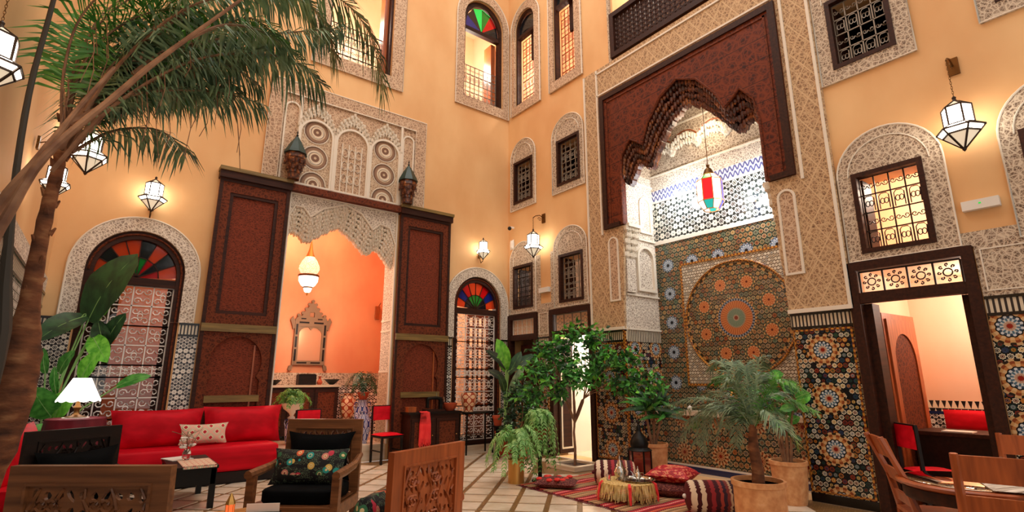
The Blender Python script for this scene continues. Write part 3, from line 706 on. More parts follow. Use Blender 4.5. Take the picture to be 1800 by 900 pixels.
# --- carved stucco panel above the door ---
P_ = struct('trim_7')
MB(WA).plate(rc(1.69, 4.79, 4.80, 6.74), [rc(1.93, 4.55, 4.8001, 6.50)], 0, .05).build('frame', M['stucco_brown'], P_)
rim(WA, rc(1.69, 4.79, 4.8, 6.74), .014, M['stucco_white'], P_, w=.05); rim(WA, rc(1.93, 4.55, 4.8, 6.50), .014, M['stucco_white'], P_, w=.05)
MB(WA).rect(1.93, 4.55, 4.80, 6.50, 0, .012).build('ground', M['stucco_brown'], P_)
for a, b in ((1.99, 2.20), (4.30, 4.50)):
    MB(WA).plate(arch(a-.03, b+.03, 4.8, 6.22), [arch(a, b, 4.86, 6.22)], .012, .04).build('side_niche', M['stucco_white'], P_)
for k, (a, b) in enumerate(((2.27, 2.83), (2.94, 3.52), (3.62, 4.18))):
    c = (a+b)/2
    MB(WA).plate(arch(a-.04, b+.04, 4.8, 5.80, n=16), [arch(a, b, 4.83, 5.80, n=16)], .012, .06).build('arch_frame', M['stucco_white'], P_)
    MB(WA).plate(arch(a, b, 4.83, 5.80, n=16), (), .012, .02).build('arch_panel', M['stucco_rings'] if k != 1 else M['stucco_brown'], P_)
    if k != 1:
        for z in (4.86, 5.37, 5.88):
            for r_ in (.23, .12):
                rim(WA, [(c+r_*math.cos(2*PI*i/20), z+r_*math.sin(2*PI*i/20)) for i in range(20) if z+r_*math.sin(2*PI*i/20) > 4.82 or z > 5], .01, M['stucco_white'], P_, 'ring', z > 5, w=.02)
    else:
        g = MB()
        for i in range(4): u = a+.1+i*.127; g.bar(WA(u, 4.84, .03), WA(u, 5.8, .03), .016)
        for z in (5.1, 5.36, 5.62): 
            for i in range(3):
                u = a+.165+i*.127; g.tube([WA(u+.055*math.cos(2*PI*q/8), z+.09*math.sin(2*PI*q/8), .03) for q in range(8)], .009, 4, True)
        g.build('tracery', M['stucco_white'], P_)
    oc = [(a-.06, 5.95), (a+.05, 6.25), (c, 6.46), (b-.05, 6.25), (b+.06, 5.95)]; ic = [(a-.03, 5.80), (a+.08, 6.05), (c, 6.20), (b-.08, 6.05), (b+.03, 5.80)]
    muq(WA, oc, ic, 3, 15, .045, M['muqarnas_stucco'], P_, .012, .09)
for u in (2.235, 2.89, 3.57, 4.235): MB(WA).rect(u-.022, u+.022, 4.8, 5.95 if u not in (2.235, 4.235) else 6.48, .012, .07).build('colonnette', M['stucco_white'], P_)
# --- upper windows of the back wall ---
o = struct('window_3')
MB(WA).plate(rc(2.33, 4.2, 7.30, 10.9), [rc(2.61, 3.94, 7.57, 10.6)], 0, .04).build('stucco_surround', M['stucco_brown'], o)
rim(WA, rc(2.33, 4.2, 7.30, 10.9), .014, M['stucco_white'], o, w=.04)
frame(WA, 2.61, 3.94, 7.57, 10.5, .05, -.2, -.05, M['wood_dark'], o)
MB(WA).rect(3.80, 3.90, 7.6, 10.4, -.42, -.2).build('shutter', M['wood_redbrown'], o)
grille(WA, 2.66, 3.8, 7.62, 8.5, 7, 4, M['iron_dark'], o, -.25, .008, 'oval')
o = struct('window_4')
MB(WA).plate(arch(5.49, 7.0, 7.53, 9.9, 10.75), [arch(5.7, 6.84, 7.77, 9.9, 10.5)], 0, .04).build('stucco_surround', M['stucco_brown'], o)
rim(WA, arch(5.49, 7.0, 7.53, 9.9, 10.75), .014, M['stucco_white'], o, w=.04)
MB(WA).plate(arch(5.7, 6.84, 7.77, 9.9, 10.5), [arch(5.77, 6.77, 7.84, 9.7, 10.4)], -.2, -.05).build('frame', M['wood_dark'], o)
MB(WA).rect(5.77, 6.77, 9.62, 9.72, -.18, -.07).build('transom', M['wood_dark'], o)
for k in range(6):
    a0, a1 = PI*k/6, PI*(k+1)/6
    MB(WA).plate([(6.27, 9.72), (6.27+.5*math.cos(a0), 9.72+.66*math.sin(a0)), (6.27+.5*math.cos(a1), 9.72+.66*math.sin(a1))], (), -.12, -.11).build('pane', M[['glass_dark', 'glass_red', 'glass_green', 'glow_green', 'glass_dark', 'glass_blue'][k]], o)
grille(WA, 5.77, 6.77, 7.84, 8.75, 8, 4, M['iron_grey'], o, -.2, .008, 'oval')
MB(WA).rect(6.62, 6.74, 7.84, 9.6, -.5, -.2).build('shutter', M['wood_redbrown'], o)
# --- right wall: small windows ---
styl = [('oval', 'iron_dark'), ('oval', 'iron_grey'), ('oval', 'iron_dark'), ('oval', 'iron_dark'), ('oval', 'iron_grey'), ('oval', 'iron_grey'), ('oval', 'iron_grey'), ('oval', 'iron_grey')]
for n, (a, b, c, d, zs, zt) in enumerate(SW):
    o = struct('window_%d' % (n+5)); oa, ob = a-.11, b+.15
    if n in (0, 4): oa, ob = a-.09, b+.12
    if n in (2, 6): oa, ob = a-.19, b+.15
    zb = 2.80 if n < 4 else 5.17
    MB(WB).plate(arch(oa, ob, zb, zs, zt, n=18) if n != 6 else rc(1.40, 2.42, 5.16, 7.2), [rc(a+.05, b-.05, c+.05, d-.05)], 0, .03).build('stucco_surround', M['stucco'], o)
    rim(WB, arch(oa, ob, zb, zs, zt, n=18) if n != 6 else rc(1.40, 2.42, 5.16, 7.2), .012, M['stucco_white'], o, w=.03)
    cc = (oa+ob)/2; rr = (ob-oa)/2
    rim(WB, arch(oa+.12, ob-.12, d-.02, zs, zt-.12, n=14)[1:], .008, M['stucco_white'], o, w=.035, closed=False)
    frame(WB, a, b, c, d, .055, -.06, .045, M['wood_dark'], o)
    grille(WB, a+.055, b-.055, c+.055, d-.055, 4, 4, M[styl[n][1]], o, -.05, .007, 'oval', rs=.007)
    for k in range(2):   # casements stand folded inwards
        q = a+.06 if k == 0 else b-.06
        MB().box(XB+.1, XB+.36, q-.015, q+.015, c+.06, d-.06).build('casement', M['wood_dark'], o)
# stucco bands round the lower windows
o = struct('trim_8')
for a, b in ((6.71, 9.30), (-2, 2.42)): MB(WB).rect(a, b, 2.78, 2.93, .0, .022).build('frieze', M['stucco'], o)
for a, b in ((8.18, 8.3), (7.72, 7.84)): MB(WB).rect(a, b, 2.93, 3.98, .0, .02).build('frieze', M['stucco'], o)
for a, b in ((7.9, 8.26), (-.3, 1.26)): MB(WB).rect(a, b, 2.25, 2.78, 0, .02).build('frieze', M['stucco'], o); frame(WB, a+.04, b-.04, 2.30, 2.74, .012, .02, .03, M['stucco_white'], o, 'moulding')
# tall windows, third floor
for n, (a, b) in enumerate(TW):
    o = struct('window_%d' % (n+13))
    MB(WB).plate(arch(a-.2, b+.14, 7.55, 9.85, 10.45), [arch(a, b, 7.77, 9.85, 10.25)], 0, .04).build('stucco_surround', M['stucco_brown'], o)
    rim(WB, arch(a-.2, b+.14, 7.55, 9.85, 10.45), .014, M['stucco_white'], o, w=.04)
    MB(WB).plate(arch(a, b, 7.77, 9.85, 10.25), [arch(a+.05, b-.05, 7.83, 9.8, 10.18)], -.15, -.02).build('frame', M['wood_dark'], o)
    MB(WB).rect(a+.05, b-.05, 9.6, 9.68, -.14, -.03).build('transom', M['wood_dark'], o)
    MB(WB).plate(arch(a+.05, b-.05, 9.68, 9.82, 10.15), (), -.1, -.09).build('pane', M['glass_dark'], o)
    grille(WB, a+.05, b-.05, 7.83, 9.6, 5, 8, M['wood_redbrown'], o, -.2, .007, 'oval')
    MB().box(XB+.14, XB+.2, a+.05, a+.3, 8.9, 9.6).build('shutter', M['wood_dark'], o)
# balcony front
o = struct('window_15')
frame(WB, 3.15, 5.95, 7.45, 8.42, .10, -.02, .07, M['wood_dark'], o, 'handrail')
grille(WB, 3.25, 5.85, 7.54, 8.33, 26, 8, M['wood_dark'], o, .0, .009, 'lattice', 'mashrabiya', rs=.009)
MB(WB).rect(5.95, 6.02, 7.4, 10.4, 0, .04).rect(3.08, 3.15, 7.4, 10.4, 0, .04).rect(3.08, 6.02, 10.4, 10.55, 0, .04).build('stucco_surround', M['stucco'], o)
for u in (4.1, 5.0): MB(WB).rect(u-.05, u+.05, 8.42, 10.4, -.3, -.2).build('post', M['wood_dark'], o)
# --- portal of the fountain ---
Q = struct('trim_9')
U = [(2.43, 2.26), (3.18, 2.26), (3.24, 4.08), (2.87, 4.08), (2.87, 6.75), (6.28, 6.75), (6.28, 4.08), (5.86, 4.08), (5.94, 2.26), (6.72, 2.26), (6.72, 7.40), (2.43, 7.40)]
MB(WB).plate(U, (), 0, .05).build('stucco_front', M['stucco_portal'], Q)
for a in (2.46, 2.80, 6.35, 6.69): MB(WB).rect(a-.018, a+.018, 2.26 if a in (2.46, 6.69) else 4.0, 7.38, .05, .07).build('moulding', M['stucco_white'], Q)
for a in (6.82, 7.30): MB(WB).rect(2.8, 6.35, a-.015, a+.015, .05, .07).build('moulding', M['stucco_white'], Q)
for a, b in ((2.92, 3.16), (5.99, 6.22)):
    MB(WB).plate(arch(a, b, 2.75, 3.80, n=12), [arch(a+.03, b-.03, 2.78, 3.80, n=12)], .05, .07).build('moulding', M['stucco_white'], Q)
    MB(WB).plate(arch(a+.03, b-.03, 2.78, 3.80, n=12), (), .05, .056).build('niche_panel', M['stucco_brown'], Q)
for a, b in ((2.44, 3.19), (5.94, 6.71)): MB(WB).rect(a, b, 2.25, 2.30, .0, .075).build('cornice', M['stucco_white'], Q)
Oc = [(5.84, 4.10), (5.84, 5.05), (5.80, 5.38), (5.60, 5.62), (5.42, 5.50), (5.34, 5.42), (5.2, 5.78), (4.9, 6.15), (4.56, 6.32), (4.2, 6.15), (3.9, 5.75), (3.76, 5.45), (3.66, 5.52), (3.50, 5.64), (3.32, 5.40), (3.26, 5.05), (3.26, 4.10)]
Ic = [(5.84, 4.09), (5.80, 4.85), (5.68, 4.95), (5.52, 5.20), (5.38, 5.06), (5.28, 4.98), (5.15, 5.25), (4.88, 5.62), (4.5, 5.90), (4.18, 5.68), (3.86, 5.30), (3.66, 5.02), (3.56, 5.12), (3.45, 5.24), (3.35, 5.08), (3.28, 4.95), (3.26, 4.09)]
pl = [(2.87, 4.08)]+[(2.87, 6.75), (6.28, 6.75), (6.28, 4.08)]+Oc[:]
L = MB(WB).plate(pl, (), -.05, .07).build('wood_screen', M['wood_portal'], Q)
b = MB(WB)
for (a, c, d, e) in ((2.87, 2.97, 4.08, 6.75), (6.18, 6.28, 4.08, 6.75), (2.97, 6.18, 6.65, 6.75), (2.97, 3.20, 4.08, 4.16), (5.90, 6.18, 4.08, 4.16)): b.rect(a, c, d, e, .07, .10)
b.build('border', M['wood_dark'], L)
b = MB(WB).rect(3.02, 3.05, 4.16, 6.6, .07, .085).rect(6.10, 6.13, 4.16, 6.6, .07, .085).rect(3.02, 6.13, 6.57, 6.6, .07, .085); b.build('moulding', M['wood_carved'], L)
muq(WB, Oc[1:-1], Ic[1:-1], 4, 62, .06, M['wood_muqarnas'], Q, -.22, .06)
rim(WB, Oc, .02, M['wood_carved'], L, closed=False, w=.075)
# --- niche interior ---
NI = struct('wall_niche'); XN = 7.95
WN = lambda u, v, w: (XN-w, u, v)
b = MB(WN).rect(3.19, 5.94, 0, .95, -.05, 0); b.build('base', M['zellige_niche'], NI)
MB(WN).plate(rc(3.19, 5.94, .95, 3.86), [rc(3.47, 5.41, 1.33, 3.40)], -.05, 0).build('tile_field', M['zellige_niche'], NI)
MB(WN).rect(3.47, 5.41, 1.33, 3.40, -.05, .004).build('spandrel_tiles', M['zellige_speckle'], NI)
frame(WN, 3.45, 5.43, 1.31, 3.42, .035, 0, .016, M['tile_ochre'], NI, 'edging')
disc = [(4.44+.93*math.cos(2*PI*i/48), 2.38+.93*math.sin(2*PI*i/48)) for i in range(48)]
MB(WN).plate(disc, (), .004, .014).build('medallion', M['zellige_medallion'], NI)
rim(WN, disc, .02, M['tile_ochre'], NI, 'medallion_rim', w=.014)
MB(WN).rect(3.19, 5.94, 3.86, 3.93, -.05, .02).build('line', M['ceramic_white'], NI)
MB(WN).rect(3.19, 5.94, 3.93, 4.68, -.05, 0).build('upper_tiles', M['zellige_upper'], NI)
MB(WN).rect(3.19, 5.94, 4.68, 4.72, -.05, .012).build('line', M['ceramic_white'], NI)
MB(WN).rect(3.19, 5.94, 4.72, 4.93, -.05, .0).build('zigzag_border', mat('zigzag_tiles', lambda t: (lambda u, v: (mix(t, (((u/.09).fract()-.5).abs()*2.-((v-.0)/.105).fract()).abs().lt(.3), '#e8e6ee', '#5a6296'), None))(*UV(t, ON)), rough=.2), NI)
MB(WN).rect(3.19, 5.94, 4.93, 5.18, -.05, .01).build('carved_band', M['stucco_fine'], NI)
MB(WN).rect(3.19, 5.94, 5.18, 6.72, -.05, .03).build('vault_wall', M['stucco'], NI)
for z in (5.19, 6.05): MB(WN).rect(3.19, 5.94, z, z+.03, .0, .05).build('moulding', M['stucco_white'], NI)
oc = []; ic = []
for k in range(5):
    c = 5.66-k*.55
    for i in range(7):
        a = PI*i/6; oc.append((c+.27*math.cos(a), 5.62+.22*math.sin(a))); ic.append((c+.27*math.cos(a), 5.45+.16*math.sin(a)))
muq(WN, oc, ic, 2, 60, .06, M['muqarnas_stucco'], NI, .03, .12, back=False)
rim(WN, [(p[0], p[1]+.05) for p in oc], .012, M['wood_redbrown'], NI, closed=False, w=.04)
for y, s in ((5.94, 1), (3.19, -1)):
    WS = (lambda u, v, w, y=y, s=s: (u, y-s*w, v))
    MB(WS).rect(XB, XN, 0, 2.05, -.03, 0).build('side_tiles', M['zellige_court'], NI)
    MB(WS).rect(XB, XN, 2.05, 2.25, -.03, .012).build('border', M['tile_border'], NI)
    MB(WS).rect(XB, XN, 2.25, 5.18, -.03, 0).build('side_stucco', M['stucco_fine'], NI)
    MB(WS).rect(XB, XN, 5.18, 6.72, -.03, .02).build('vault_side', M['stucco'], NI)
    for z in (2.25, 2.85, 3.9, 4.98): MB(WS).rect(XB+.04, XN, z, z+.03, 0, .03).build('moulding', M['stucco_white'], NI)
    MB(WS).plate(arch(XB+.34, XB+.84, 2.95, 3.55, n=14), [arch(XB+.39, XB+.79, 3.0, 3.55, n=14)], 0, .05).build('side_arch', M['stucco_white'], NI)
    MB(WS).plate(arch(XB+.5, XB+.84, 4.05, 4.6, n=14), [arch(XB+.54, XB+.80, 4.09, 4.6, n=14)], 0, .03).build('side_arch', M['stucco_white'], NI)
    MB(WS).rect(XB+.02, XB+.26, 2.9, 3.5, 0, .06).build('pier', M['stucco_fine'], NI)
    muq(WS, [(XB+.0, 4.08), (XB+.32, 4.08)], [(XB+.02, 3.5), (XB+.26, 3.5)], 5, 6, .07, M['muqarnas_stucco'], NI, .0, .16)
    MB(WS).rect(XB, XB+.32, 4.06, 4.12, 0, .17).build('corbel', M['stucco_white'], NI)
MB().box(XB, XN, 3.19, 5.94, 6.70, 6.75).build('vault', M['stucco'], NI)
fl = MB().box(XB-.001, XN, 3.19, 5.94, -.1, 0.001).build('floor_niche', M['marble']); fl['kind'] = 'structure'
# --- doors of the right wall ---
def doorframe(n, a, b, top, tz):
    o = struct('door_%d' % n)
    frame(WB, a-.03, b+.03, 0, top+.03, .10, -.08, .05, M['wood_dark'], o, 'frame', False)
    MB(WB).rect(a+.07, b-.07, tz-.12, tz, -.07, .04).build('transom', M['wood_dark'], o)
    return o
o = doorframe(2, 8.30, 9.24, 2.74, 2.34)
MB(WB).rect(8.38, 9.16, 2.34, 2.66, -.07, -.05).build('fanlight', M['plaster_cream'], o)
grille(WB, 8.38, 9.16, 2.34, 2.66, 5, 1, M['stucco_white'], o, -.03, .008, 'rosette', 'tracery')
MB(WB).rect(8.38, 9.16, .02, 2.14, -.30, -.25).build('leaf', mat('door_oxblood', lambda t: grain(t, '#3a140e', '#5a2218'), rough=.5), o)
o = doorframe(3, 6.74, 7.86, 2.74, 2.34)
MB(WB).rect(6.83, 7.76, 2.34, 2.66, -.07, -.05).build('fanlight', M['plaster_cream'], o)
grille(WB, 6.83, 7.76, 2.34, 2.66, 4, 1, M['iron_grey'], o, -.03, .008, 'rosette', 'tracery')
MB().box(XB+.08, XB+.46, 7.76, 7.80, .04, 2.2).build('leaf', M['wood_dark'], o)
frame(lambda u, v, w: (u, 7.76-w, v), XB+.12, XB+.42, .12, 1.6, .03, 0, .015, M['stucco_white'], o, 'edging')
o = doorframe(4, 1.30, 2.43, 2.76, 2.42)
grille(WB, 1.39, 2.34, 2.42, 2.67, 4, 1, M['iron_dark'], o, -.0, .009, 'rosette', 'grille', rs=.009)
MB(WB).rect(1.33, 1.45, 0, 2.3, -.3, -.08).build('jamb', M['wood_dark'], o)
MB(WB).rect(2.28, 2.40, 0, 2.3, -.3, -.08).build('jamb', M['wood_dark'], o)
lf = MB().cbox((0, 0, 1.12), (.92, .05, 2.2)).build('leaf', M['wood_redbrown'], o); lf.location = (7.62+.28, 2.30, 0); lf.rotation_euler = (0, 0, R(-4))
lp = MB(lambda u, v, w: (u, -.026-w, v)).plate(rc(-.40, .40, .1, 2.15), [arch(-.3, .3, .25, 1.65, 1.98, n=14)], 0, .02).build('panel_frame', M['wood_redbrown'], lf)
lp = MB(lambda u, v, w: (u, -.026-w, v)).plate(arch(-.3, .3, .25, 1.65, 1.98, n=14), (), 0, .004).build('carved_panel', M['wood_carved'], lf)
o = struct('trim_10'); WD = lambda u, v, w: (9.2-w, u, v); WE = lambda u, v, w: (u, 2.5-w, v)
for m, a, b in ((WD, .1, 2.5), (WE, 7.45, 9.2)):
    MB(m).rect(a, b, 1.0, 1.14, 0, .012).build('merlon_border', M['tile_merlon'], o)
    MB(m).rect(a, b, .96, 1.0, 0, .015).build('line', M['tile_blue'], o)
    MB(m).rect(a, b, 0, .96, 0, .01).build('dado', M['zellige_black_white'], o)
o = struct('trim_11')
MB(lambda u, v, w: (10.6-w, u, v)).rect(5.98, 7.95, 0, .35, 0, .02).build('dado', M['zellige_black_white'], o)
MB(lambda u, v, w: (10.6-w, u, v)).rect(6.0, 6.5, .0, 2.2, 0, .04).build('far_door', M['wood_dark'], o)
# ================= FURNITURE =================
def holes_panel(u0, u1, v0, v1, nu, nv, seed=1):
    H = []; du = (u1-u0)/nu; dv = (v1-v0)/nv; rnd = random.Random(seed)
    for i in range(nu):
        for j in range(nv):
            cu = u0+du*(i+.5); cv = v0+dv*(j+.5); mi = min(i, nu-1-i); a = (.5+.55*((mi*3+j*2) % 4))*(1 if i < nu/2 else -1); 
            if i == nu-1-i: a = PI/2
            ra, rb = (.42*dv, .2*du) if (mi+j) % 3 else (.26*dv, .26*du)
            if abs(math.sin(a)) < .6: ra = min(ra, .42*du)
            P = []
            for k in range(8):
                t = 2*PI*k/8; x = ra*math.cos(t); y = rb*math.sin(t)*(1.25-.5*math.cos(t)); P.append((cu+x*math.cos(a)-y*math.sin(a), cv+x*math.sin(a)+y*math.cos(a)))
            H.append(P)
    return H
def armchair(label, loc, rz, wood, w=.74, group='carved wooden armchairs'):
    t = thing('armchair', label, 'chair', loc, R(rz), group); W2 = w/2
    FB = lambda u, v, q: (u, q+.10*(v-.42)*.35, v)
    MB(FB).plate(rc(-W2, W2, .40, 1.05), [rc(-W2+.085, W2-.085, .48, .97)], -.022, .022).build('back_frame', wood, t)
    MB(FB).plate(rc(-W2+.085, W2-.085, .48, .97), holes_panel(-W2+.10, W2-.10, .495, .955, 10, 6), -.010, .010).build('carved_panel', wood, t)
    b = MB()
    for sg in (-1, 1):
        for i in range(5):
            u0 = -W2+.125+(w-.25)*i/4; b.tube([FB(u0+.022*math.sin(k*1.3+i), .50+.045*k, sg*.012) for k in range(11)], [.011, .008]*5+[.006], 5)
            for k in range(4): b.tube([FB(q[0], q[1], sg*.012) for q in spiral((u0+(.035 if i % 2 else -.035), .55+.11*k), .036, k*1.1, 1.1, 8, 1 if k % 2 else -1)], .008, 4)
    b.build('relief', wood, t, True)
    frame(FB, -W2+.08, W2-.08, .475, .975, .012, -.03, .03, wood, t, 'bead')
    for s in (-1, 1):
        MB().bar((s*(W2-.035), -.01, 0), (s*(W2-.035), .0, .42), .06).build('leg', wood, t)
        MB().bar((s*(W2+.0), -.60, 0), (s*(W2+.0), -.58, .62), .065, .065).build('leg', wood, t)
        b = MB(); b.tube([(s*(W2-.01), .03, .72), (s*(W2+.01), -.2, .66), (s*(W2+.01), -.45, .645), (s*(W2+.01), -.64, .64)], [.028, .034, .04, .036], 8); b.build('armrest', wood, t, True)
        MB().bar((s*(W2-.01), -.02, .34), (s*(W2-.01), -.58, .34), .04, .10).build('side_rail', wood, t)
    MB().bar((-W2, -.60, .32), (W2, -.60, .32), .05, .13).build('apron', wood, t)
    MB().box(-W2+.01, W2-.01, -.58, -.0, .36, .39).build('seat', wood, t)
    return t
wa = M['wood_armchair']
c1 = armchair('carved wooden armchair facing the camera with black seat and black and flowered pillows', (1.80, 5.36, 0), -40, wa)
c2 = armchair('carved wooden armchair seen from behind at lower left, nearest the camera', (.045, 3.26, 0), 143, wa)
c3 = armchair('dark carved armchair in front of the burgundy side table, with a black pillow', (-.09, 5.62, 0), 31, M['wood_espresso'], .68)
c4 = armchair('reddish carved armchair seen from behind at bottom centre, beside the tiled floor', (1.60, 2.92, 0), 201, M['wood_redbrown'], .64)
def cushion(name, label, cat, loc, size, mt, rot=(0, 0, 0), group=None, pinch=.12, n=10):
    o = MB().pillow((0, 0, 0), size[0], size[2], size[1], Matrix.Rotation(PI/2, 3, 'X'), n, pinch).build(name, mt, None, True)
    o.location = loc; o.rotation_euler = tuple(R(a) for a in rot); return tag(o, label, cat, group)
def inchair(c, p, rz):   # local point of an armchair to world
    a = c.rotation_euler[2]; return (c.location[0]+p[0]*math.cos(a)-p[1]*math.sin(a), c.location[1]+p[0]*math.sin(a)+p[1]*math.cos(a), p[2])
def seatpad(c, label, mt, w=.66):
    o = MB().sbox((0, 0, 0), w-.02, .52, .13).build('seat_cushion', mt, None, True)
    o.location = inchair(c, (0, -.30, .452), 0); o.rotation_euler = (0, 0, c.rotation_euler[2]); return tag(o, label, 'cushion', 'black seat cushions')
seatpad(c1, 'black velvet seat cushion on the armchair facing the camera', M['black_velvet'])
seatpad(c4, 'black velvet seat cushion on the reddish armchair at bottom centre', M['black_velvet'], .58)
seatpad(c3, 'black seat cushion on the dark armchair at left', M['black_velvet'], .6)
seatpad(c2, 'black seat cushion on the nearest armchair at lower left', M['black_velvet'])
cushion('pillow', 'plain black velvet pillow leaning on the back of the armchair facing the camera', 'pillow', inchair(c1, (0, -.10, .73), 0), (.66, .14, .44), M['black_velvet'], (-14, 0, -40), pinch=.16)
cushion('pillow', 'black pillow embroidered with orange and turquoise flowers on the armchair facing the camera', 'pillow', inchair(c1, (-.01, -.27, .655), 0), (.70, .15, .32), M['floral'], (-18, 0, -40), pinch=.10, n=14)
cushion('pillow', 'black pillow leaning in the dark armchair at left', 'pillow', inchair(c3, (0, -.10, .70), 0), (.60, .14, .42), M['black_velvet'], (-14, 0, 31), pinch=.16)
cushion('pillow', 'flowered black pillow poking out beside the reddish armchair at bottom centre', 'pillow', inchair(c4, (.20, -.22, .66), 0), (.46, .16, .34), M['floral'], (-16, 0, 201+18))
# --- red banquette along the back wall ---
t = thing('sofa', 'long red velvet banquette on a dark wooden base below the back wall', 'sofa', (1.18, 8.93, 0))
MB().box(-1.06, 1.08, -.30, .30, .0, .15).build('base', M['wood_espresso'], t)
MB().box(-1.06, 1.08, -.32, -.29, .02, .16).build('base_board', M['wood_espresso'], t)
o = MB().sbox((0, 0, 0), 2.14, .66, .355, .18)
o = o.build('seat_cushion', M['red_velvet'], t, True); o.location = (0, -.01, .335)
BC = 'big red velvet back cushions'
cushion('back_cushion', 'left big red velvet back cushion of the banquette, below the arched window', 'cushion', (.72, 9.12, .745), (1.12, .24, .54), M['red_velvet'], (-8, 0, 0), BC, .07, 14)
cushion('back_cushion', 'right big red velvet back cushion of the banquette, below the carved door leaf', 'cushion', (1.81, 9.12, .755), (1.10, .24, .55), M['red_velvet'], (-8, 0, 0), BC, .07, 14)
cushion('pillow', 'small cream pillow with red ikat diamonds leaning on the red banquette', 'pillow', (1.27, 8.90, .665), (.62, .14, .29), M['ikat'], (-12, 0, 2))
t = thing('sofa', 'short red banquette along the left wall, mostly hidden behind the dark armchair', 'sofa', (-.47, 7.3, 0))
MB().box(-.28, .20, -.75, .62, 0, .15).build('base', M['wood_espresso'], t)
MB().box(-.28, .20, -.75, .62, .15, .48).build('seat_cushion', M['red_velvet'], t)
cushion('back_cushion', 'red velvet cushion standing against the left wall beside the palm trunk', 'cushion', (-.56, 7.2, .72), (.9, .24, .56), M['red_velvet'], (-8, 0, 78), BC, .06)
# --- black side table with its runner and flowers ---
t = thing('side_table', 'low black side table in front of the red banquette, with a patterned runner', 'table', (.98, 7.68, 0))
MB().box(-.24, .24, -.52, .52, .43, .465).build('tabletop', M['black_metal'], t)
for sx in (-1, 1):
    for sy in (-1, 1): MB().box(sx*.20-.03, sx*.20+.03, sy*.47-.03, sy*.47+.03, 0, .43).build('leg', M['black_metal'], t)
MB().box(-.22, .22, -.50, .50, .26, .43).build('apron', M['black_metal'], t)
o = MB().box(-.17, .17, -.50, .1, 0, .006).box(-.17, .17, -.535, -.52, -.02, .0).build('runner', M['ikat_flat'], None); o.location = (1.03, 7.68, .467); tag(o, 'cream and red patterned runner lying on the black side table', 'runner')
o = MB().cbox((0, 0, .004), (.24, .32, .008)).build('napkin', M['paper'], None); o.location = (.88, 7.95, .467); o.rotation_euler = (0, 0, .3); tag(o, 'white sheet of paper lying on the black side table', 'paper')
t = thing('flower_arrangement', 'small arrangement of white flowers with thin twigs on the black side table', 'flowers', (.95, 7.75, .475))
MB().lathe([(.03, 0), (.05, .03), (.045, .09), (.03, .12)], n=12).build('vase', M['glass_clear'], t, True)
rn = random.Random(4)
for k in range(9):
    a = rn.random()*6.28; p = (rn.uniform(-.07, .07), rn.uniform(-.07, .07), rn.uniform(.13, .27))
    b = MB()
    for q in range(5): b.ball((p[0]+.022*math.cos(q*1.26), p[1]+.022*math.sin(q*1.26), p[2]), .018, .018, .012, 4)
    b.build('blossom', M['paper'], t, True)
b = MB()
for k in range(7): b.tube([(0, 0, .06), (rn.uniform(-.1, .1), rn.uniform(-.1, .1), .25), (rn.uniform(-.2, .2), rn.uniform(-.15, .15), rn.uniform(.3, .42))], .004, 4)
b.build('twig', M['rachis'], t)
# --- coffee table ---
t = thing('coffee_table', 'honey-coloured wooden coffee table at the bottom between the armchairs', 'table', (.82, 4.52, 0))
MB().box(-.42, .42, -.34, .34, .40, .44).build('tabletop', M['wood_honey'], t)
for sx in (-1, 1):
    for sy in (-1, 1): MB().box(sx*.37-.03, sx*.37+.03, sy*.29-.03, sy*.29+.03, 0, .40).build('leg', M['wood_armchair'], t)
t = thing('candle_lantern', 'little brass and dark glass candle lantern on the coffee table', 'lantern', (.88, 4.55, .442))
MB().lathe([(.035, 0), (.04, .01), (.03, .02)], n=8).build('base', M['brass'], t)
MB().lathe([(.028, .02), (.028, .10)], n=6).build('glass', M['glow_orange'], t)
MB().lathe([(.036, .10), (.03, .12), (.012, .16), (.004, .175)], n=6).build('cap', M['brass'], t)
b = MB()
for k in range(6): b.bar((.03*math.cos(k*PI/3), .03*math.sin(k*PI/3), .02), (.03*math.cos(k*PI/3), .03*math.sin(k*PI/3), .10), .005)
b.build('bars', M['brass'], t)
t = thing('menu_stand', 'folded white menu card with black print standing on the coffee table', 'card', (1.12, 4.60, .442), R(-30))
MB().bar((-.13, 0, .0), (-.13+.26, 0, .0), .05, .012).build('base', M['black_metal'], t)
MB().cbox((0, 0, .035), (.24, .006, .06)).build('card', M['paper'], t)
# --- lamp table ---
t = thing('side_table', 'round side table covered by a pleated burgundy cloth in the left corner', 'table', (-.17, 8.30, 0))
MB().lathe([(.02, 0), (.22, 0), (.22, .02), (.04, .04), (.04, .93), (.27, .94), (.27, .97), (.001, .97)], n=20).build('pedestal', M['wood_espresso'], t)
b = MB(); vs = []; n = 60
for z, rr, am in ((.978, .28, 0), (.97, .29, .0), (.85, .295, .008), (.5, .31, .02), (.08, .33, .03)):
    vs += [((rr+am*math.cos(12*2*PI*k/n))*math.cos(2*PI*k/n), (rr+am*math.cos(12*2*PI*k/n))*math.sin(2*PI*k/n), z) for k in range(n)]
b.add(vs, [(i*n+k, i*n+(k+1) % n, (i+1)*n+(k+1) % n, (i+1)*n+k) for i in range(4) for k in range(n)]+[tuple(range(n))])
o = b.build('tablecloth', M['burgundy'], None, True); o.location = (-.17, 8.30, .002); tag(o, 'pleated burgundy cloth draped over the round corner table', 'tablecloth')
t = thing('table_lamp', 'table lamp with a scalloped white shade lit on the burgundy table', 'lamp', (-.18, 8.27, .982))
MB().lathe([(.10, 0), (.11, .015), (.05, .03), (.03, .05), (.025, .09), (.045, .12), (.025, .15), (.018, .2), (.015, .3)], n=14).build('base', M['brass_dark'], t, True)
MB().lathe([(.13, -.002), (.13, .006)], n=20).build('foot_plate', M['paper'], t)
b = MB(); vs = []; n = 48
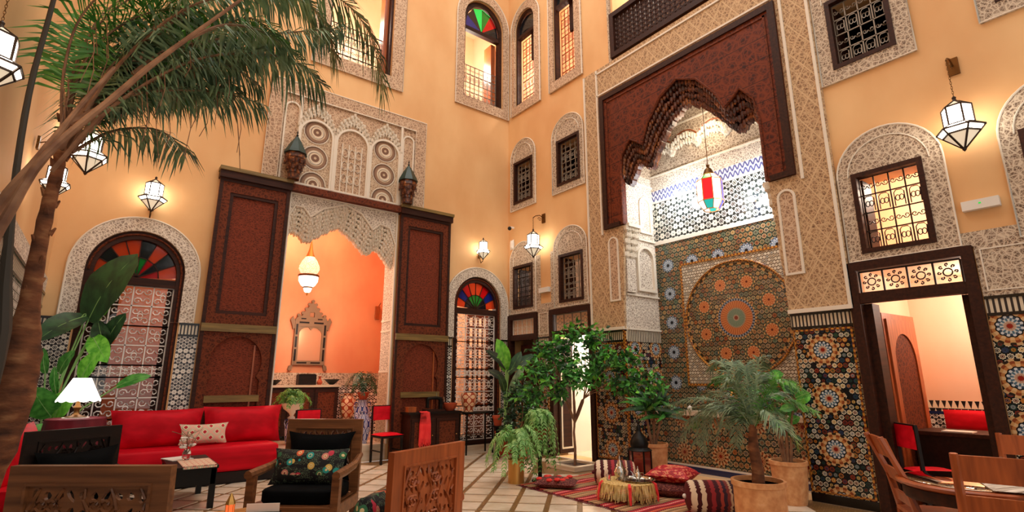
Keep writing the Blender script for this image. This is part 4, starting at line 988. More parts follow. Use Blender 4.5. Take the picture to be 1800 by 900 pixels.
for z, rr in ((.46, .085), (.455, .09), (.36, .135), (.25, .19), (.20, .215)):
    vs += [(rr*math.cos(2*PI*k/n), rr*math.sin(2*PI*k/n), z-(.018*abs(math.sin(6*2*PI*k/n)) if z < .21 else 0)) for k in range(n)]
b.add(vs, [(i*n+k, i*n+(k+1) % n, (i+1)*n+(k+1) % n, (i+1)*n+k) for i in range(4) for k in range(n)]); b.build('lamp_shade', M['lamp_shade'], t, True)
# --- red leather chairs, cabinet, sewing machine ---
def red_chair(label, loc, rz):
    t = thing('dining_chair', label, 'chair', loc, R(rz), 'red upholstered dining chairs'); w = .40
    for s in (-1, 1):
        MB().bar((s*.19, .19, 0), (s*.19, .21, .95), .032).build('leg', M['wood_espresso'], t)
        MB().bar((s*.19, -.19, 0), (s*.19, -.19, .44), .034).build('leg', M['wood_espresso'], t)
        MB().bar((s*.19, -.19, .2), (s*.19, .19, .2), .02).build('stretcher', M['wood_espresso'], t)
    MB().box(-.21, .21, -.21, .2, .42, .45).build('seat_frame', M['wood_espresso'], t)
    MB().pillow((0, -.01, .465), .44, .42, .07, None, 8, .0).build('seat', M['red_leather'], t, True)
    MB().box(-.185, .185, .185, .225, .70, .94).build('backrest', M['red_leather'], t)
    MB().box(-.19, .19, .19, .22, .935, .955).build('top_rail', M['wood_espresso'], t)
    return t
red_chair('red upholstered dining chair on the court floor left of the dark cabinet', (4.15, 9.06, 0), 4)
red_chair('red upholstered dining chair behind the armchair that faces the camera', (2.72, 8.62, 0), 8)
t = thing('cabinet', 'low dark carved cabinet against the right door leaf', 'cabinet', (4.98, 9.0, 0))
MB().box(-.50, .52, -.17, .16, .06, .79).build('body', M['wood_dark'], t)
MB().box(-.54, .56, -.20, .17, .79, .83).build('top', M['wood_espresso'], t)
for s in (-.25, .26):
    d = MB(lambda u, v, w, s=s: (u, -.17-w, v)).plate(rc(s-.23, s+.23, .12, .72), [rc(s-.17, s+.17, .18, .66)], 0, .02).build('door', M['wood_dark'], t)
    MB(lambda u, v, w: (u, -.17-w, v)).rect(s-.17, s+.17, .18, .66, 0, .008).build('door_panel', M['wood_carved'], d)
    MB().ball((s+.19, -.2, .42), .012).build('knob', M['brass'], d)
for s in (-.46, .48): MB().box(s-.03, s+.03, -.16, .15, 0, .06).build('foot', M['wood_dark'], t)
t = thing('sewing_machine', 'old black sewing machine standing on the dark cabinet', 'sewing machine', (5.02, 8.96, .832))
MB().box(-.20, .20, -.08, .08, 0, .035).build('base', M['wood_dark'], t)
MB().bar((.14, 0, .03), (.14, 0, .22), .06, .06).build('pillar', M['black_metal'], t)
MB().tube([(.15, 0, .22), (.05, 0, .24), (-.08, 0, .235), (-.14, 0, .22)], [.035, .03, .028, .03], 8).build('arm', M['black_metal'], t, True)
MB().bar((-.14, 0, .06), (-.14, 0, .23), .045, .05).build('head', M['black_metal'], t)
MB().tube([(.185, .0+.06*math.cos(k*PI/6), .20+.06*math.sin(k*PI/6)) for k in range(12)], .01, 6, True).build('hand_wheel', M['silver'], t, True)
MB().tube([(.05, 0, .26), (.05, 0, .33)], .006, 5).build('spool_pin', M['silver'], t)
o = MB().lathe([(.07, 0), (.11, .05), (.135, .12), (.14, .14), (.125, .14), (.10, .06), (.001, .02)], n=20).build('bowl', M['terracotta_red'], None, True); o.location = (5.37, 8.96, .832); tag(o, 'terracotta bowl at the right end of the dark cabinet', 'bowl')
o = MB().cbox((0, 0, .04), (.16, .12, .08)).cbox((0, 0, .085), (.17, .13, .012)).build('wooden_box', M['wood_redbrown'], None); o.location = (4.56, 8.98, .832); tag(o, 'little reddish wooden box at the left end of the dark cabinet', 'box')
b = MB(); n = 18
for side, L in ((-.225, .56), (-.245, .50)):
    for i in range(n):
        u = -.10+.20*i/(n-1); b.tube([(u*.7, -.15, .84), (u*.8, side, .83), (u, side-.01, .83-.2), (u*1.1, side-.012, .83-L-.05*math.sin(i*2.3))], [.008, .009, .011, .008], 5)
o = b.build('fringed_scarf', M['coral_cloth'], None, True); o.location = (4.74, 9.0, 0); tag(o, 'coral red fringed scarf hanging over the front of the dark cabinet', 'scarf')
# --- iron plant table with ceramic pot ---
t = thing('plant_table', 'narrow black iron table below the right arched window', 'table', (6.02, 9.02, 0))
MB().box(-.33, .33, -.15, .15, .76, .79).build('tabletop', M['black_metal'], t)
for sx in (-1, 1):
    for sy in (-1, 1): MB().bar((sx*.31, sy*.13, 0), (sx*.30, sy*.13, .76), .025).build('leg', M['black_metal'], t)
MB().bar((-.31, -.13, .35), (.31, -.13, .35), .014).bar((-.31, .13, .35), (.31, .13, .35), .014).build('stretcher', M['black_metal'], t)
o = MB().lathe([(.095, 0), (.10, .08), (.125, .10), (.15, .22), (.155, .32), (.14, .36), (.12, .36), (.11, .30), (.001, .28)], n=24).build('plant_pot', M['ceramic_orange'], None, True); o.location = (5.82, 9.0, .792); tag(o, 'tapered pot painted orange and cream on the iron plant table', 'pot')
# --- salon: console, mirror, jars ---
t = thing('console', 'dark carved sideboard with a white top against the salon wall', 'sideboard', (3.16, 11.15, .28))
MB().box(-.78, .72, -.25, .30, .08, .98).build('body', M['wood_dark'], t)
MB().box(-.82, .76, -.29, .31, .98, 1.02).build('top', M['marble'], t)
for k in range(3):
    s = -.52+.5*k; d = MB(lambda u, v, w: (u, -.25-w, v)).plate(rc(s-.23, s+.23, .14, .94), [rc(s-.17, s+.17, .2, .88)], 0, .02).build('door', M['wood_dark'], t)
    MB(lambda u, v, w: (u, -.25-w, v)).rect(s-.17, s+.17, .2, .88, 0, .008).build('door_panel', M['wood_carved'], d)
for s in (-.7, .64): MB().box(s-.05, s+.05, -.24, .29, 0, .08).build('foot', M['wood_dark'], t)
def put(o, loc, label, cat, group=None, rz=0): o.location = loc; o.rotation_euler = (0, 0, rz); return tag(o, label, cat, group)
put(MB().box(-.17, .17, -.1, .1, 0, .20).box(-.15, .15, -.105, .105, .19, .215).build('chest', M['wood_espresso'], None), (3.28, 11.1, 1.302), 'small black chest on the salon sideboard', 'box')
put(MB().lathe([(.04, 0), (.08, .03), (.15, .10), (.16, .11), (.14, .105), (.05, .04), (.001, .03)], n=18).build('bowl', M['black_metal'], None, True), (3.80, 11.1, 1.302), 'black footed bowl at the right end of the salon sideboard', 'bowl')
put(MB().lathe([(.04, 0), (.06, .05), (.02, .12), (.035, .17)], n=12).build('vase', M['terracotta_red'], None, True), (3.55, 11.1, 1.302), 'little red vase between the chest and the black bowl', 'vase')
put(MB().lathe([(.05, 0), (.12, .06), (.14, .10), (.12, .09), (.001, .05)], n=16).build('bowl', M['black_metal'], None, True), (2.66, 11.1, 1.302), 'dark dish at the left end of the salon sideboard', 'bowl')
# mirror
t = thing('wall_mirror', 'tall mirror in a pierced bone inlaid frame on the orange salon wall', 'mirror', (3.39, 11.478, 1.70))
WM = lambda u, v, w: (u, -w, v); fb = M['stucco_brown']; fi = mat('bone_inlay', col='#84694f', rough=.6)
MB(WM).plate(rc(-.33, .33, 0, .92), [rc(-.235, .235, .09, .80)], 0, .05).build('frame', fi, t)
MB(WM).rect(-.235, .235, .09, .80, 0, .012).build('glass', M['mirror'], t)
MB(WM).plate([(-.34, .92), (.34, .92), (.30, .99), (.20, 1.02), (.15, 1.12), (.10, 1.18), (.06, 1.26), (0, 1.32), (-.06, 1.26), (-.10, 1.18), (-.15, 1.12), (-.20, 1.02), (-.30, .99)], [rc(-.05, .05, 1.0, 1.10)], 0, .05).build('crest', fi, t)
for sx, z in ((0, 1.34), (-.07, 1.27), (.07, 1.27), (-.125, 1.17), (.125, 1.17), (-.19, 1.08), (.19, 1.08), (-.27, 1.03), (.27, 1.03)): MB(WM).plate([(sx+.035*math.cos(q*PI/4), z+.035*math.sin(q*PI/4)) for q in range(8)], (), 0, .045).build('scallop', fi, t)
for s in (-1, 1):
    for z0, z1 in ((.08, .32), (.36, .58), (.62, .84)): MB(WM).rect(s*.29-.02, s*.29+.02, z0, z1, .05, .054).build('dark_inlay', M['wood_espresso'], t)
    MB(WM).rect(s*.15-.10, s*.15+.10, .86, .895, .05, .054).build('dark_inlay', M['wood_espresso'], t)
    MB(WM).rect(s*.14-.10, s*.14+.10, .03, .06, .05, .054).build('dark_inlay', M['wood_espresso'], t)
    MB(WM).rect(s*.17-.05, s*.17+.05, .945, .97, .05, .054).build('dark_inlay', M['wood_espresso'], t)
    MB(WM).plate([(s*.33, .75), (s*.36, .72), (s*.40, .85), (s*.43, .92), (s*.38, 1.0), (s*.35, .93), (s*.33, .9)], (), 0, .04).build('ear', fi, t)
    MB(WM).plate([(s*.33, .0), (s*.38, -.02), (s*.40, -.10), (s*.33, -.12), (s*.30, .0)], (), 0, .04).build('ear', fi, t)
    MB(WM).plate([(s*.235, .80), (s*.235, .66), (s*.20, .72), (s*.13, .77), (s*.05, .78), (0, .72), (0, .80)], (), .02, .04).build('pelmet', fi, t)
put(MB().box(-.05, .05, -.03, .03, 0, .30).tube([(0, -.03, .28), (0, -.12, .34), (0, -.16, .36)], .012, 5).build('wall_bracket', M['wood_redbrown'], None), (4.86, 11.46, 2.75), 'small reddish carved wall bracket on the salon wall beside the right jamb', 'bracket')
# amphora stands
def jar(label, loc, h, mt, r, grp=None):
    t = thing('ceramic_jar', label, 'jar', loc, 0, grp)
    MB().lathe([(r*.6, 0), (r*.62, h*.04), (r*.8, h*.2), (r, h*.5), (r*.98, h*.7), (r*.6, h*.88), (r*.55, h*.95), (r*.7, h), (r*.6, h), (r*.5, h*.9), (.001, h*.85)], n=26).build('body', mt, t, True)
    for s in (-1, 1): MB().tube([(s*r*.6, 0, h*.92), (s*r*1.0, 0, h*.95), (s*r*1.12, 0, h*.82), (s*r*.95, 0, h*.7)], r*.08, 6).build('handle', mt, t, True)
    return t
jar('blue and white painted ceramic jar on the salon step beside the red chair', (3.93, 9.62, .28), .56, M['ceramic_blue'], .135)
jar('blue painted ceramic jar holding the potted fern behind the salon step', (4.13, 10.2, .28), .74, M['ceramic_blue'], .15)
jar('cream and orange ceramic jar right of the salon sideboard', (4.13, 11.0, .622), .50, M['ceramic_orange'], .16)
t = thing('jar_stand', 'small dark stand under the cream and orange jar', 'stand', (4.13, 11.0, .28)); MB().box(-.13, .13, -.13, .13, .30, .34).build('top', M['wood_espresso'], t)
for sx in (-1, 1):
    for sy in (-1, 1): MB().box(sx*.11-.015, sx*.11+.015, sy*.11-.015, sy*.11+.015, 0, .30).build('leg', M['wood_espresso'], t)
jar('grey and blue ceramic vase under the white urn in the salon', (2.80, 10.15, .28), .46, M['ceramic_blue'], .10)
# --- carved brackets with green caps ---
for lab, u in (('left carved wooden turret with green pointed cap above the main door', 2.17), ('right carved wooden turret with green pointed cap above the main door', 4.34)):
    t = thing('door_turret', lab, 'turret', (u, YA-.215, 4.80), 0, 'carved turrets above the door')
    MB().lathe([(.10, 0), (.10, .10), (.115, .12), (.10, .16), (.15, .28), (.17, .36), (.185, .38), (.16, .50), (.001, .50)], n=8).build('body', M['wood_muqarnas'], t)
    b = MB()
    for k in range(8):
        a = 2*PI*k/8+PI/8
        for z, rr in ((.20, .125), (.31, .165)): b.cbox((rr*math.cos(a), rr*math.sin(a), z), (.03, .04, .07), a)
    b.build('corbel_blocks', M['wood_muqarnas'], t)['kind'] = 'stuff'
    MB().lathe([(.20, .47), (.18, .52), (.10, .68), (.025, .80), (.001, .82)], n=8).build('cap', M['green_roof'], t)
    MB().lathe([(.012, .80), (.022, .83), (.008, .86), (.016, .88), (.001, .93)], n=8).build('finial', M['black_metal'], t, True)
# ================= LANTERNS =================
def lantern_body(t, z, s=1., low=True):
    fr = M['lantern_frame']; n = 6
    def pt(r, a, zz): return (r*s*math.cos(a), r*s*math.sin(a), z+zz*s)
    A = [PI/6+2*PI*k/n for k in range(n)]
    b = MB()
    rings = [(.03, .10), (.125, .03), (.125, -.17), (.20, -.22), (.155, -.27), (.015, -.42)]
    for k in range(n):
        for (r0, z0), (r1, z1) in zip(rings, rings[1:]): b.bar(pt(r0, A[k], z0), pt(r1, A[k], z1), .016*s)
        for r, zz in rings[1:5]: b.bar(pt(r, A[k], zz), pt(r, A[(k+1) % n], zz), .016*s)
    b.lathe([(.03*s, .09*s), (.015*s, .13*s), (.02*s, .15*s), (.004*s, .17*s)], (0, 0, z), 8); b.lathe([(.001, -.46*s), (.018*s, -.44*s), (.02*s, -.42*s)], (0, 0, z), 8)
    b.build('frame', fr, t)
    for (r0, z0), (r1, z1), mt in ((rings[0], rings[1], 'lantern_glass_low'), (rings[1], rings[2], 'lantern_glass'), (rings[2], rings[3], 'lantern_glass'), (rings[3], rings[4], 'lantern_glass'), (rings[4], rings[5], 'lantern_glass_low')):
        q = MB().add([pt(r0, A[0], z0), pt(r0, A[1], z0), pt(r1, A[1], z1), pt(r1, A[0], z1)], [(0, 1, 2, 3)]).build('pane', M[mt], t)
        for k in range(1, n):
            c = q.copy(); COL.objects.link(c); c.parent = t; c.rotation_euler = (0, 0, 2*PI*k/n)
def wall_lantern(label, loc, rz, s=1., drop=.28, style=0):
    t = thing('wall_lantern', label, 'lantern', loc, R(rz), 'faceted white glass wall lanterns'); fr = M['brass_dark']
    h = .0
    # local: wall is at x = -arm, body axis at x = 0; loc is the body's axis at its shoulder
    arm = .30*s if style == 0 else .20*s
    if style == 0:
        top = .17*s+drop
        MB().box(-arm, -arm+.02, -.05*s, .05*s, top-.06*s, top+.14*s).build('backplate', fr, t)
        MB().tube([(-arm+.02, 0, top+.05*s), (-arm*.6, 0, top+.09*s), (-arm*.2, 0, top+.05*s), (0, 0, top)], .009*s, 6).tube([(p[0]-arm*.6, 0, p[1]+top-.0) for p in spiral((0, 0), .05*s, 0, 1.2, 10)], .006*s, 5).build('bracket', fr, t, True)
        b = MB(); k = 0; z = top
        while z > .18*s:
            ax = k % 2; b.tube([(.008*s*math.cos(a)*(1-ax), .008*s*math.cos(a)*ax, z-.016*s+.018*s*math.sin(a)) for a in [2*PI*i/6 for i in range(6)]], .003*s, 4, True); z -= .028*s; k += 1
        b.build('chain', fr, t)
    else:
        MB().tube([(-arm, 0, -.30*s), (-arm*.5, 0, -.52*s), (0, 0, -.47*s)], .012*s, 6).build('bracket', fr, t, True)
        MB().box(-arm, -arm+.015, -.04*s, .04*s, -.38*s, -.24*s).build('backplate', fr, t)
    lantern_body(t, 0, s)
    return t
wall_lantern('faceted white lantern on a chain right of the fountain portal', (XB-.30, 1.12, 4.17), 180, 1., .42)
wall_lantern('faceted white lantern between the two small windows near the corner', (XB-.30, 8.05, 4.30), 180, 1., .24)
wall_lantern('small faceted lantern above the left arched window of the back wall', (.24, YA-.20, 4.24), -90, .9, 0, 1)
wall_lantern('small faceted lantern above the right arched window of the back wall', (6.19, YA-.20, 4.28), -90, .8, 0, 1)
wall_lantern('faceted lantern on the left wall half hidden by palm fronds', (XC+.30, 7.55, 4.2), 0, 1., .2)
wall_lantern('faceted lantern at the left edge on the left wall, nearest the camera', (XC+.18, 3.15, 2.98), 0, .60, .12)
wall_lantern('faceted lantern on the left wall behind the palm trunk', (XC+.2, 6.1, 3.30), 0, .6, .1)
# gallery lanterns seen through the top windows
for lab, loc in (('white lantern glowing in the upper gallery behind the arched top window', (6.35, 10.4, 8.35)),):
    t = thing('gallery_lantern', lab, 'lantern', loc); lantern_body(t, 0, .8); MB().bar((0, 0, .1), (0, 0, 2.84), .008).build('rod', M['lantern_frame'], t)
# salon chandelier
t = thing('pendant_lamp', 'tall pear-shaped glass and brass pendant lamp hanging in the salon', 'lamp', (2.92, 10.3, 3.0))
MB().lathe([(.012, 1.98), (.012, 1.05), (.02, 1.0), (.03, .93), (.05, .84), (.08, .76), (.085, .74)], n=16).build('neck', M['brass'], t, True)
gp = mat('punched_glass', lambda t: (ramp(t, vor(t, None, 38., 'F1', 0), [(.2, '#fff3dc'), (.45, '#b89468')]), None), rough=.4, emit='same', es=2.2)
MB().lathe([(.08, .745), (.14, .66), (.185, .56), (.19, .50), (.16, .43), (.12, .40)], n=24).build('pear_glass', gp, t, True)
MB().lathe([(.12, .40), (.19, .385), (.20, .37), (.19, .35), (.12, .34)], n=24).build('collar', M['brass_dark'], t, True)
MB().lathe([(.18, .345), (.175, .26), (.13, .18), (.09, .15)], n=24).build('bowl_glass', M['glow_white'], t, True)
MB().lathe([(.09, .15), (.095, .14), (.08, .125)], n=16).build('ring', M['brass_dark'], t, True)
MB().lathe([(.08, .125), (.06, .06), (.03, .035)], n=16).build('tip_glass', M['glow_white'], t, True)
MB().lathe([(.03, .035), (.02, .01), (.001, -.03)], n=10).build('finial', M['brass'], t, True)
# coloured lantern in the niche
t = thing('coloured_lantern', 'eight-sided lantern of red, white, blue and green glass hanging in the fountain niche', 'lantern', (7.35, 4.36, 4.03), .55); n = 8
MB().lathe([(.006, 2.66), (.006, .80), (.03, .78), (.02, .74), (.06, .70), (.09, .62), (.10, .60)], n=12).build('dome', M['brass_dark'], t, True)
rg = [(.10, .61), (.20, .50), (.20, .15), (.12, .02)]; b = MB()
for k in range(n):
    a = 2*PI*k/n+.2; a2 = a+2*PI/n
    for (r0, z0), (r1, z1) in zip(rg, rg[1:]): b.bar((r0*math.cos(a), r0*math.sin(a), z0), (r1*math.cos(a), r1*math.sin(a), z1), .012)
    for r, z in rg: b.bar((r*math.cos(a), r*math.sin(a), z), (r*math.cos(a2), r*math.sin(a2), z), .012)
b.build('frame', M['brass'], t)
cols = ['red', 'white', 'green', 'white', 'red', 'white', 'blue', 'white']; low = ['white', 'blue', 'white', 'teal', 'white', 'blue', 'white', 'teal']; topc = ['white', 'blue', 'white', 'green', 'white', 'teal', 'white', 'red']
for k in range(n):
    a = 2*PI*k/n+.2; a2 = a+2*PI/n
    for (r0, z0), (r1, z1), cc in zip(rg, rg[1:], (topc[k], cols[(k+1) % 8], low[k])):
        MB().add([(r0*math.cos(a), r0*math.sin(a), z0), (r0*math.cos(a2), r0*math.sin(a2), z0), (r1*math.cos(a2), r1*math.sin(a2), z1), (r1*math.cos(a), r1*math.sin(a), z1)], [(0, 1, 2, 3)]).build('pane', M['glow_'+cc], t)
# glowing balls added for the two lamp reflections on the niche tiles
for lab, y, z in (('bright ball standing for a lamp reflection high on the left of the niche tiles', 5.32, 4.72), ('bright ball standing for a lamp reflection high on the right of the niche tiles', 3.95, 4.22)):
    t = thing('tile_glare', lab, 'lamp', (7.93, y, z), 0, 'niche tile reflections'); MB().tube([(.02, 0, 0), (-.06, 0, 0)], .03, 8).build('glare_stub', M['white_plastic'], t)
    MB().ball((-.09, 0, 0), .05).build('glare_ball', mat('glare_glow', col='#ffffff', emit='#fffaf4', es=22.), t, True)
# small wall devices
t = thing('emergency_light', 'white emergency light box with a green dot beside the right door lintel', 'lamp', (XB-.002, 1.13, 3.20)); MB().box(-.07, 0, -.15, .15, -.05, .05).build('case', M['white_plastic'], t); MB().box(-.073, -.07, -.01, .01, .0, .015).build('indicator', M['glow_green'], t)
t = thing('emergency_light', 'white emergency light box between the two small windows near the corner', 'lamp', (XB-.002, 8.02, 3.20)); MB().box(-.07, 0, -.15, .15, -.05, .05).build('case', M['white_plastic'], t)
t = thing('siren_box', 'oval white alarm box on the wall near the corner', 'alarm', (XB-.002, 9.12, 4.38)); MB().pillow((-.03, 0, 0), .13, .24, .08, Matrix.Rotation(PI/2, 3, 'Y') @ Matrix.Rotation(PI/2, 3, 'Z'), 6, .1).build('case', M['white_plastic'], t, True)
t = thing('security_camera', 'small dome security camera on the wall near the corner', 'camera', (XB-.002, 9.10, 4.78)); MB().box(-.10, 0, -.02, .02, -.02, .02).build('arm', M['white_plastic'], t); MB().ball((-.12, 0, -.03), .045).build('dome', M['black_metal'], t, True)
# ================= FOUNTAIN =================
t = thing('fountain', 'low tiled fountain basin with a pale marble rim filling the niche', 'fountain', (7.72, 4.565, 0))
FX = 7.50; WF = lambda u, v, w: (FX-7.72-w, u-4.565, v)
MB(WF).rect(3.20, 5.93, .10, .86, -.06, 0).build('tiled_front', mat('zellige_basin', lambda t: ros(t, fine(t, X.__sub__(coords(t)[1], -4.0), coords(t)[2], .085, PALN, '#c9a878', '#26322a', 8, RGN), coords(t)[1], coords(t)[2], .62, .5, .1, .3, [(0, '#7a2414', '#7a2414'), (.15, '#b89068', '#904c28'), (.4, '#4a2a18', '#a88860'), (.55, '#8c4828', '#c0a478'), (.8, '#b89a70', '#3a3a30'), (.95, '#3a3a30', '#3a3a30')], 12, .16), rough=.2), t)
MB(WF).rect(3.20, 5.93, .86, .93, -.20, .04).build('rim', M['marble'], t)
MB(WF).rect(3.20, 5.93, .02, .10, -.06, .03).build('blue_kerb', M['tile_blue'], t)
MB(WF).rect(3.20, 5.93, .10, .125, -.06, .02).build('kerb_line', M['ceramic_white'], t)
MB(WF).rect(3.20, 5.93, 0, .02, -.06, .05).build('plinth', M['marble'], t)
MB(WF).rect(3.20, 5.93, .5, .80, -.44, -.2).build('water', M['glass_clear'], t)
MB().tube([(.17, .0, 1.2), (.08, 0, 1.22), (.04, 0, 1.16)], .018, 8).build('spout', M['brass'], t, True)
put(MB().lathe([(.03, 0), (.045, .02), (.04, .05), (.01, .07), (.001, .085)], n=10).build('cup', M['ceramic_white'], None, True), (7.6, 5.2, .932), 'little white cup on the marble rim of the fountain', 'cup')
# tree basin kerb
t = thing('tree_kerb', 'square raised marble kerb around the citrus tree', 'kerb', (6.42, 6.66, 0), 0)
for a in range(4):
    o = MB().add([(-.34, -.34, 0), (.34, -.34, 0), (.24, -.24, 0), (-.24, -.24, 0), (-.34, -.34, .07), (.34, -.34, .07), (.24, -.24, .07), (-.24, -.24, .07)], [(0, 3, 2, 1), (4, 5, 6, 7), (0, 1, 5, 4), (1, 2, 6, 5), (2, 3, 7, 6), (3, 0, 4, 7)]).build('kerb_stone', M['marble'], t); o.rotation_euler = (0, 0, a*PI/2)
MB().box(-.24, .24, -.24, .24, .001, .03).build('soil', M['soil'], t)
# ================= RUG CORNER =================
b = MB(); nx, ny = 20, 24; vs = []
for i in range(nx+1):
    for j in range(ny+1): vs.append((-1.08+2.16*i/nx, -1.22+2.44*j/ny, .012+.004*math.sin(i*1.3+j*.7)))
b.add(vs, [(i*(ny+1)+j, (i+1)*(ny+1)+j, (i+1)*(ny+1)+j+1, i*(ny+1)+j+1) for i in range(nx) for j in range(ny)])
b.box(-1.08, 1.08, -1.22, 1.22, .0, .008)
t = thing('rug', 'red striped kilim rug spread in front of the fountain niche', 'rug', (5.86, 4.84, .002)); b.build('weave', M['kilim_rug'], t, False)
b = MB()
for j in range(90):
    for s in (-1, 1): y = -1.22+2.44*j/89; b.bar((s*1.08, y, .006), (s*1.14, y+.01*math.sin(j), .003), .008, .004)
b.build('fringe', M['burgundy'], t)['kind'] = 'stuff'
def bolster(label, loc, rz, r, L, mt, end, grp='striped kilim bolsters', fl=1.):
    t = thing('bolster', label, 'cushion', loc, R(rz), grp)
    prof = [(-L/2, .001), (-L/2-.0, r*.5), (-L/2+.02, r*.86), (-L/2+.06, r), (0, r*1.03), (L/2-.06, r), (L/2-.02, r*.86), (L/2, r*.5), (L/2, .001)]
    n = 20; b = MB(); vs = []
    for x, q in prof: vs += [(x, q*math.cos(2*PI*k/n), r*fl+q*fl*math.sin(2*PI*k/n)) for k in range(n)]
    b.add(vs, [(i*n+k, i*n+(k+1) % n, (i+1)*n+(k+1) % n, (i+1)*n+k) for i in range(len(prof)-1) for k in range(n)]); b.build('cover', mt, t, True)
    for s in (-1, 1): MB().ball((s*(L/2+.01), 0, r*fl), .025).build('tuft', end, t, True)
    return t
bolster('striped kilim bolster at right beside the big terracotta pot', (5.50, 3.56, .012), -42, .165, .58, M['kilim_cushion'], M['paper'])
bolster('square-ended kilim bolster behind the tea table, against the tiled pillar', (5.78, 5.22, .012), -45, .19, .56, M['kilim_cushion'], M['burgundy'], fl=.85)
t = thing('floor_pouf', 'round dark kilim pouf right of the tea table', 'pouf', (5.98, 4.42, .012))
MB().lathe([(.001, 0), (.26, .0), (.33, .05), (.34, .09), (.31, .14), (.001, .15)], n=24).build('body', M['dark_kilim'], t, True)
o = MB().pillow((0, 0, 0), .56, .56, .20, None, 12, .1).build('floor_cushion', M['red_brocade'], None, True); o.location = (5.98, 4.42, .245); o.rotation_euler = (0, 0, .3); tag(o, 'red and gold brocade cushion lying on the round pouf', 'cushion')
t = thing('floor_cushion', 'flat kilim cushion with red pompoms at the left corner of the rug', 'cushion', (5.05, 5.62, .075), R(-50))
MB().pillow((0, 0, 0), .58, .40, .13, None, 10, .06).build('cover', M['dark_kilim'], t, True)
for k in range(9):
    a = 2*PI*k/9; MB().ball((.23*math.cos(a)*(.6+.4*(k % 2)), .15*math.sin(a), .05+.01*math.sin(k*2.)), .045, .055, .022, 6).build('pompom', mat('pompom_red', velvet('#c01420', '#f05038'), rough=.9) if k == 0 else bpy.data.materials['pompom_red'], t, True)
# tea table with fringed cloth
t = thing('tea_table', 'low round tea table hidden under a gold fringed cloth on the rug', 'table', (5.24, 4.55, .012)); t.scale = (.92, .92, .85)
MB().lathe([(.001, .22), (.33, .22), (.33, .245), (.001, .245)], n=24).build('tabletop', M['wood_dark'], t)
for k in range(4): MB().bar((.2*math.cos(k*PI/2), .2*math.sin(k*PI/2), 0), (.22*math.cos(k*PI/2), .22*math.sin(k*PI/2), .22), .03).build('leg', M['wood_dark'], t)
t = thing('tablecloth', 'gold fringed tablecloth with coral ribbons over the low tea table', 'tablecloth', (5.24, 4.55, .224)); t.scale = (.92, .92, .85); b = MB(); n = 150
b.lathe([(.001, .004), (.345, .004), (.35, -.0), (.35, -.03)], n=40); b.build('cloth', M['gold_fringe'], t, True)
b = MB(); rn = random.Random(3)
for k in range(n):
    a = 2*PI*k/n; q = rn.uniform(.02, .05); L = rn.uniform(.17, .235); b.tube([(.352*math.cos(a), .352*math.sin(a), -.01), ((.36+q*.3)*math.cos(a), (.36+q*.3)*math.sin(a), -.1), ((.36+q)*math.cos(a), (.36+q)*math.sin(a), -L)], [.008, .006, .004], 3)
b.build('fringe', M['gold_fringe'], t)['kind'] = 'stuff'
for k in range(5):
    a = 2*PI*k/5+2.7; MB().tube([(.33*math.cos(a), .33*math.sin(a), .012), (.37*math.cos(a), .37*math.sin(a), -.02), (.39*math.cos(a), .39*math.sin(a), -.13), (.40*math.cos(a), .40*math.sin(a), -.235)], [.02, .025, .02, .014], 5).build('ribbon', M['coral_cloth'], t, True)
t = thing('serving_tray', 'round silver tray on the tea table', 'tray', (5.34, 4.46, .229)); MB().lathe([(.001, .004), (.19, .004), (.20, .02), (.215, .022), (.20, .012), (.19, 0), (.001, 0)], n=28).build('dish', M['silver'], t, True)
def teapot(label, loc, s, rz=0):
    t = thing('teapot', label, 'teapot', loc, R(rz), 'silver teapots'); m_ = M['silver']
    MB().lathe([(.05*s, 0), (.03*s, .015*s), (.06*s, .05*s), (.075*s, .09*s), (.05*s, .14*s), (.04*s, .15*s)], n=16).build('body', m_, t, True)
    MB().lathe([(.045*s, .15*s), (.03*s, .19*s), (.01*s, .22*s), (.014*s, .235*s), (.001, .27*s)], n=12).build('lid', m_, t, True)
    MB().tube([(.06*s, 0, .06*s), (.10*s, 0, .09*s), (.12*s, 0, .14*s), (.15*s, 0, .16*s)], [.016*s, .012*s, .009*s, .006*s], 7).build('spout', m_, t, True)
    MB().tube([(-.05*s, 0, .14*s), (-.11*s, 0, .14*s), (-.12*s, 0, .09*s), (-.065*s, 0, .06*s)], .007*s, 6).build('handle', m_, t, True)
teapot('tall silver teapot on the low tea table', (5.22, 4.63, .229), 1.05, 30)
teapot('small silver teapot on the round tray', (5.35, 4.46, .235), .6, 120)
def glass(label, loc): put(MB().lathe([(.022, 0), (.024, .005), (.028, .07), (.026, .07), (.021, .01), (.001, .008)], n=12).build('tea_glass', M['glass_clear'], None, True), loc, label, 'glass', 'tea glasses')
glass('tea glass at the left edge of the tea table', (5.07, 4.68, .229)); glass('tea glass in front of the tall teapot', (5.15, 4.52, .229)); glass('tea glass at the far side of the round tray', (5.42, 4.52, .235))
# big floor lantern
t = thing('floor_lantern', 'tall dark copper lantern with red panes standing behind the tea table', 'lantern', (6.24, 5.15, .012)); t.scale = (1.2, 1.2, 1.3); b = MB()
for k in range(6):
    a = 2*PI*k/6; a2 = a+PI/3; b.bar((.13*math.cos(a), .13*math.sin(a), .03), (.13*math.cos(a), .13*math.sin(a), .33), .014)
    for z in (.03, .33): b.bar((.13*math.cos(a), .13*math.sin(a), z), (.13*math.cos(a2), .13*math.sin(a2), z), .016)
b.build('frame', M['black_metal'], t)
for k in range(6):
    a = 2*PI*k/6; a2 = a+PI/3; MB().add([(.128*math.cos(q), .128*math.sin(q), z) for q, z in ((a, .03), (a2, .03), (a2, .33), (a, .33))], [(0, 1, 2, 3)]).build('pane', mat('copper_glass', col='#8a3426', rough=.12, metal=.3, coat=.6) if k == 0 else bpy.data.materials['copper_glass'], t)
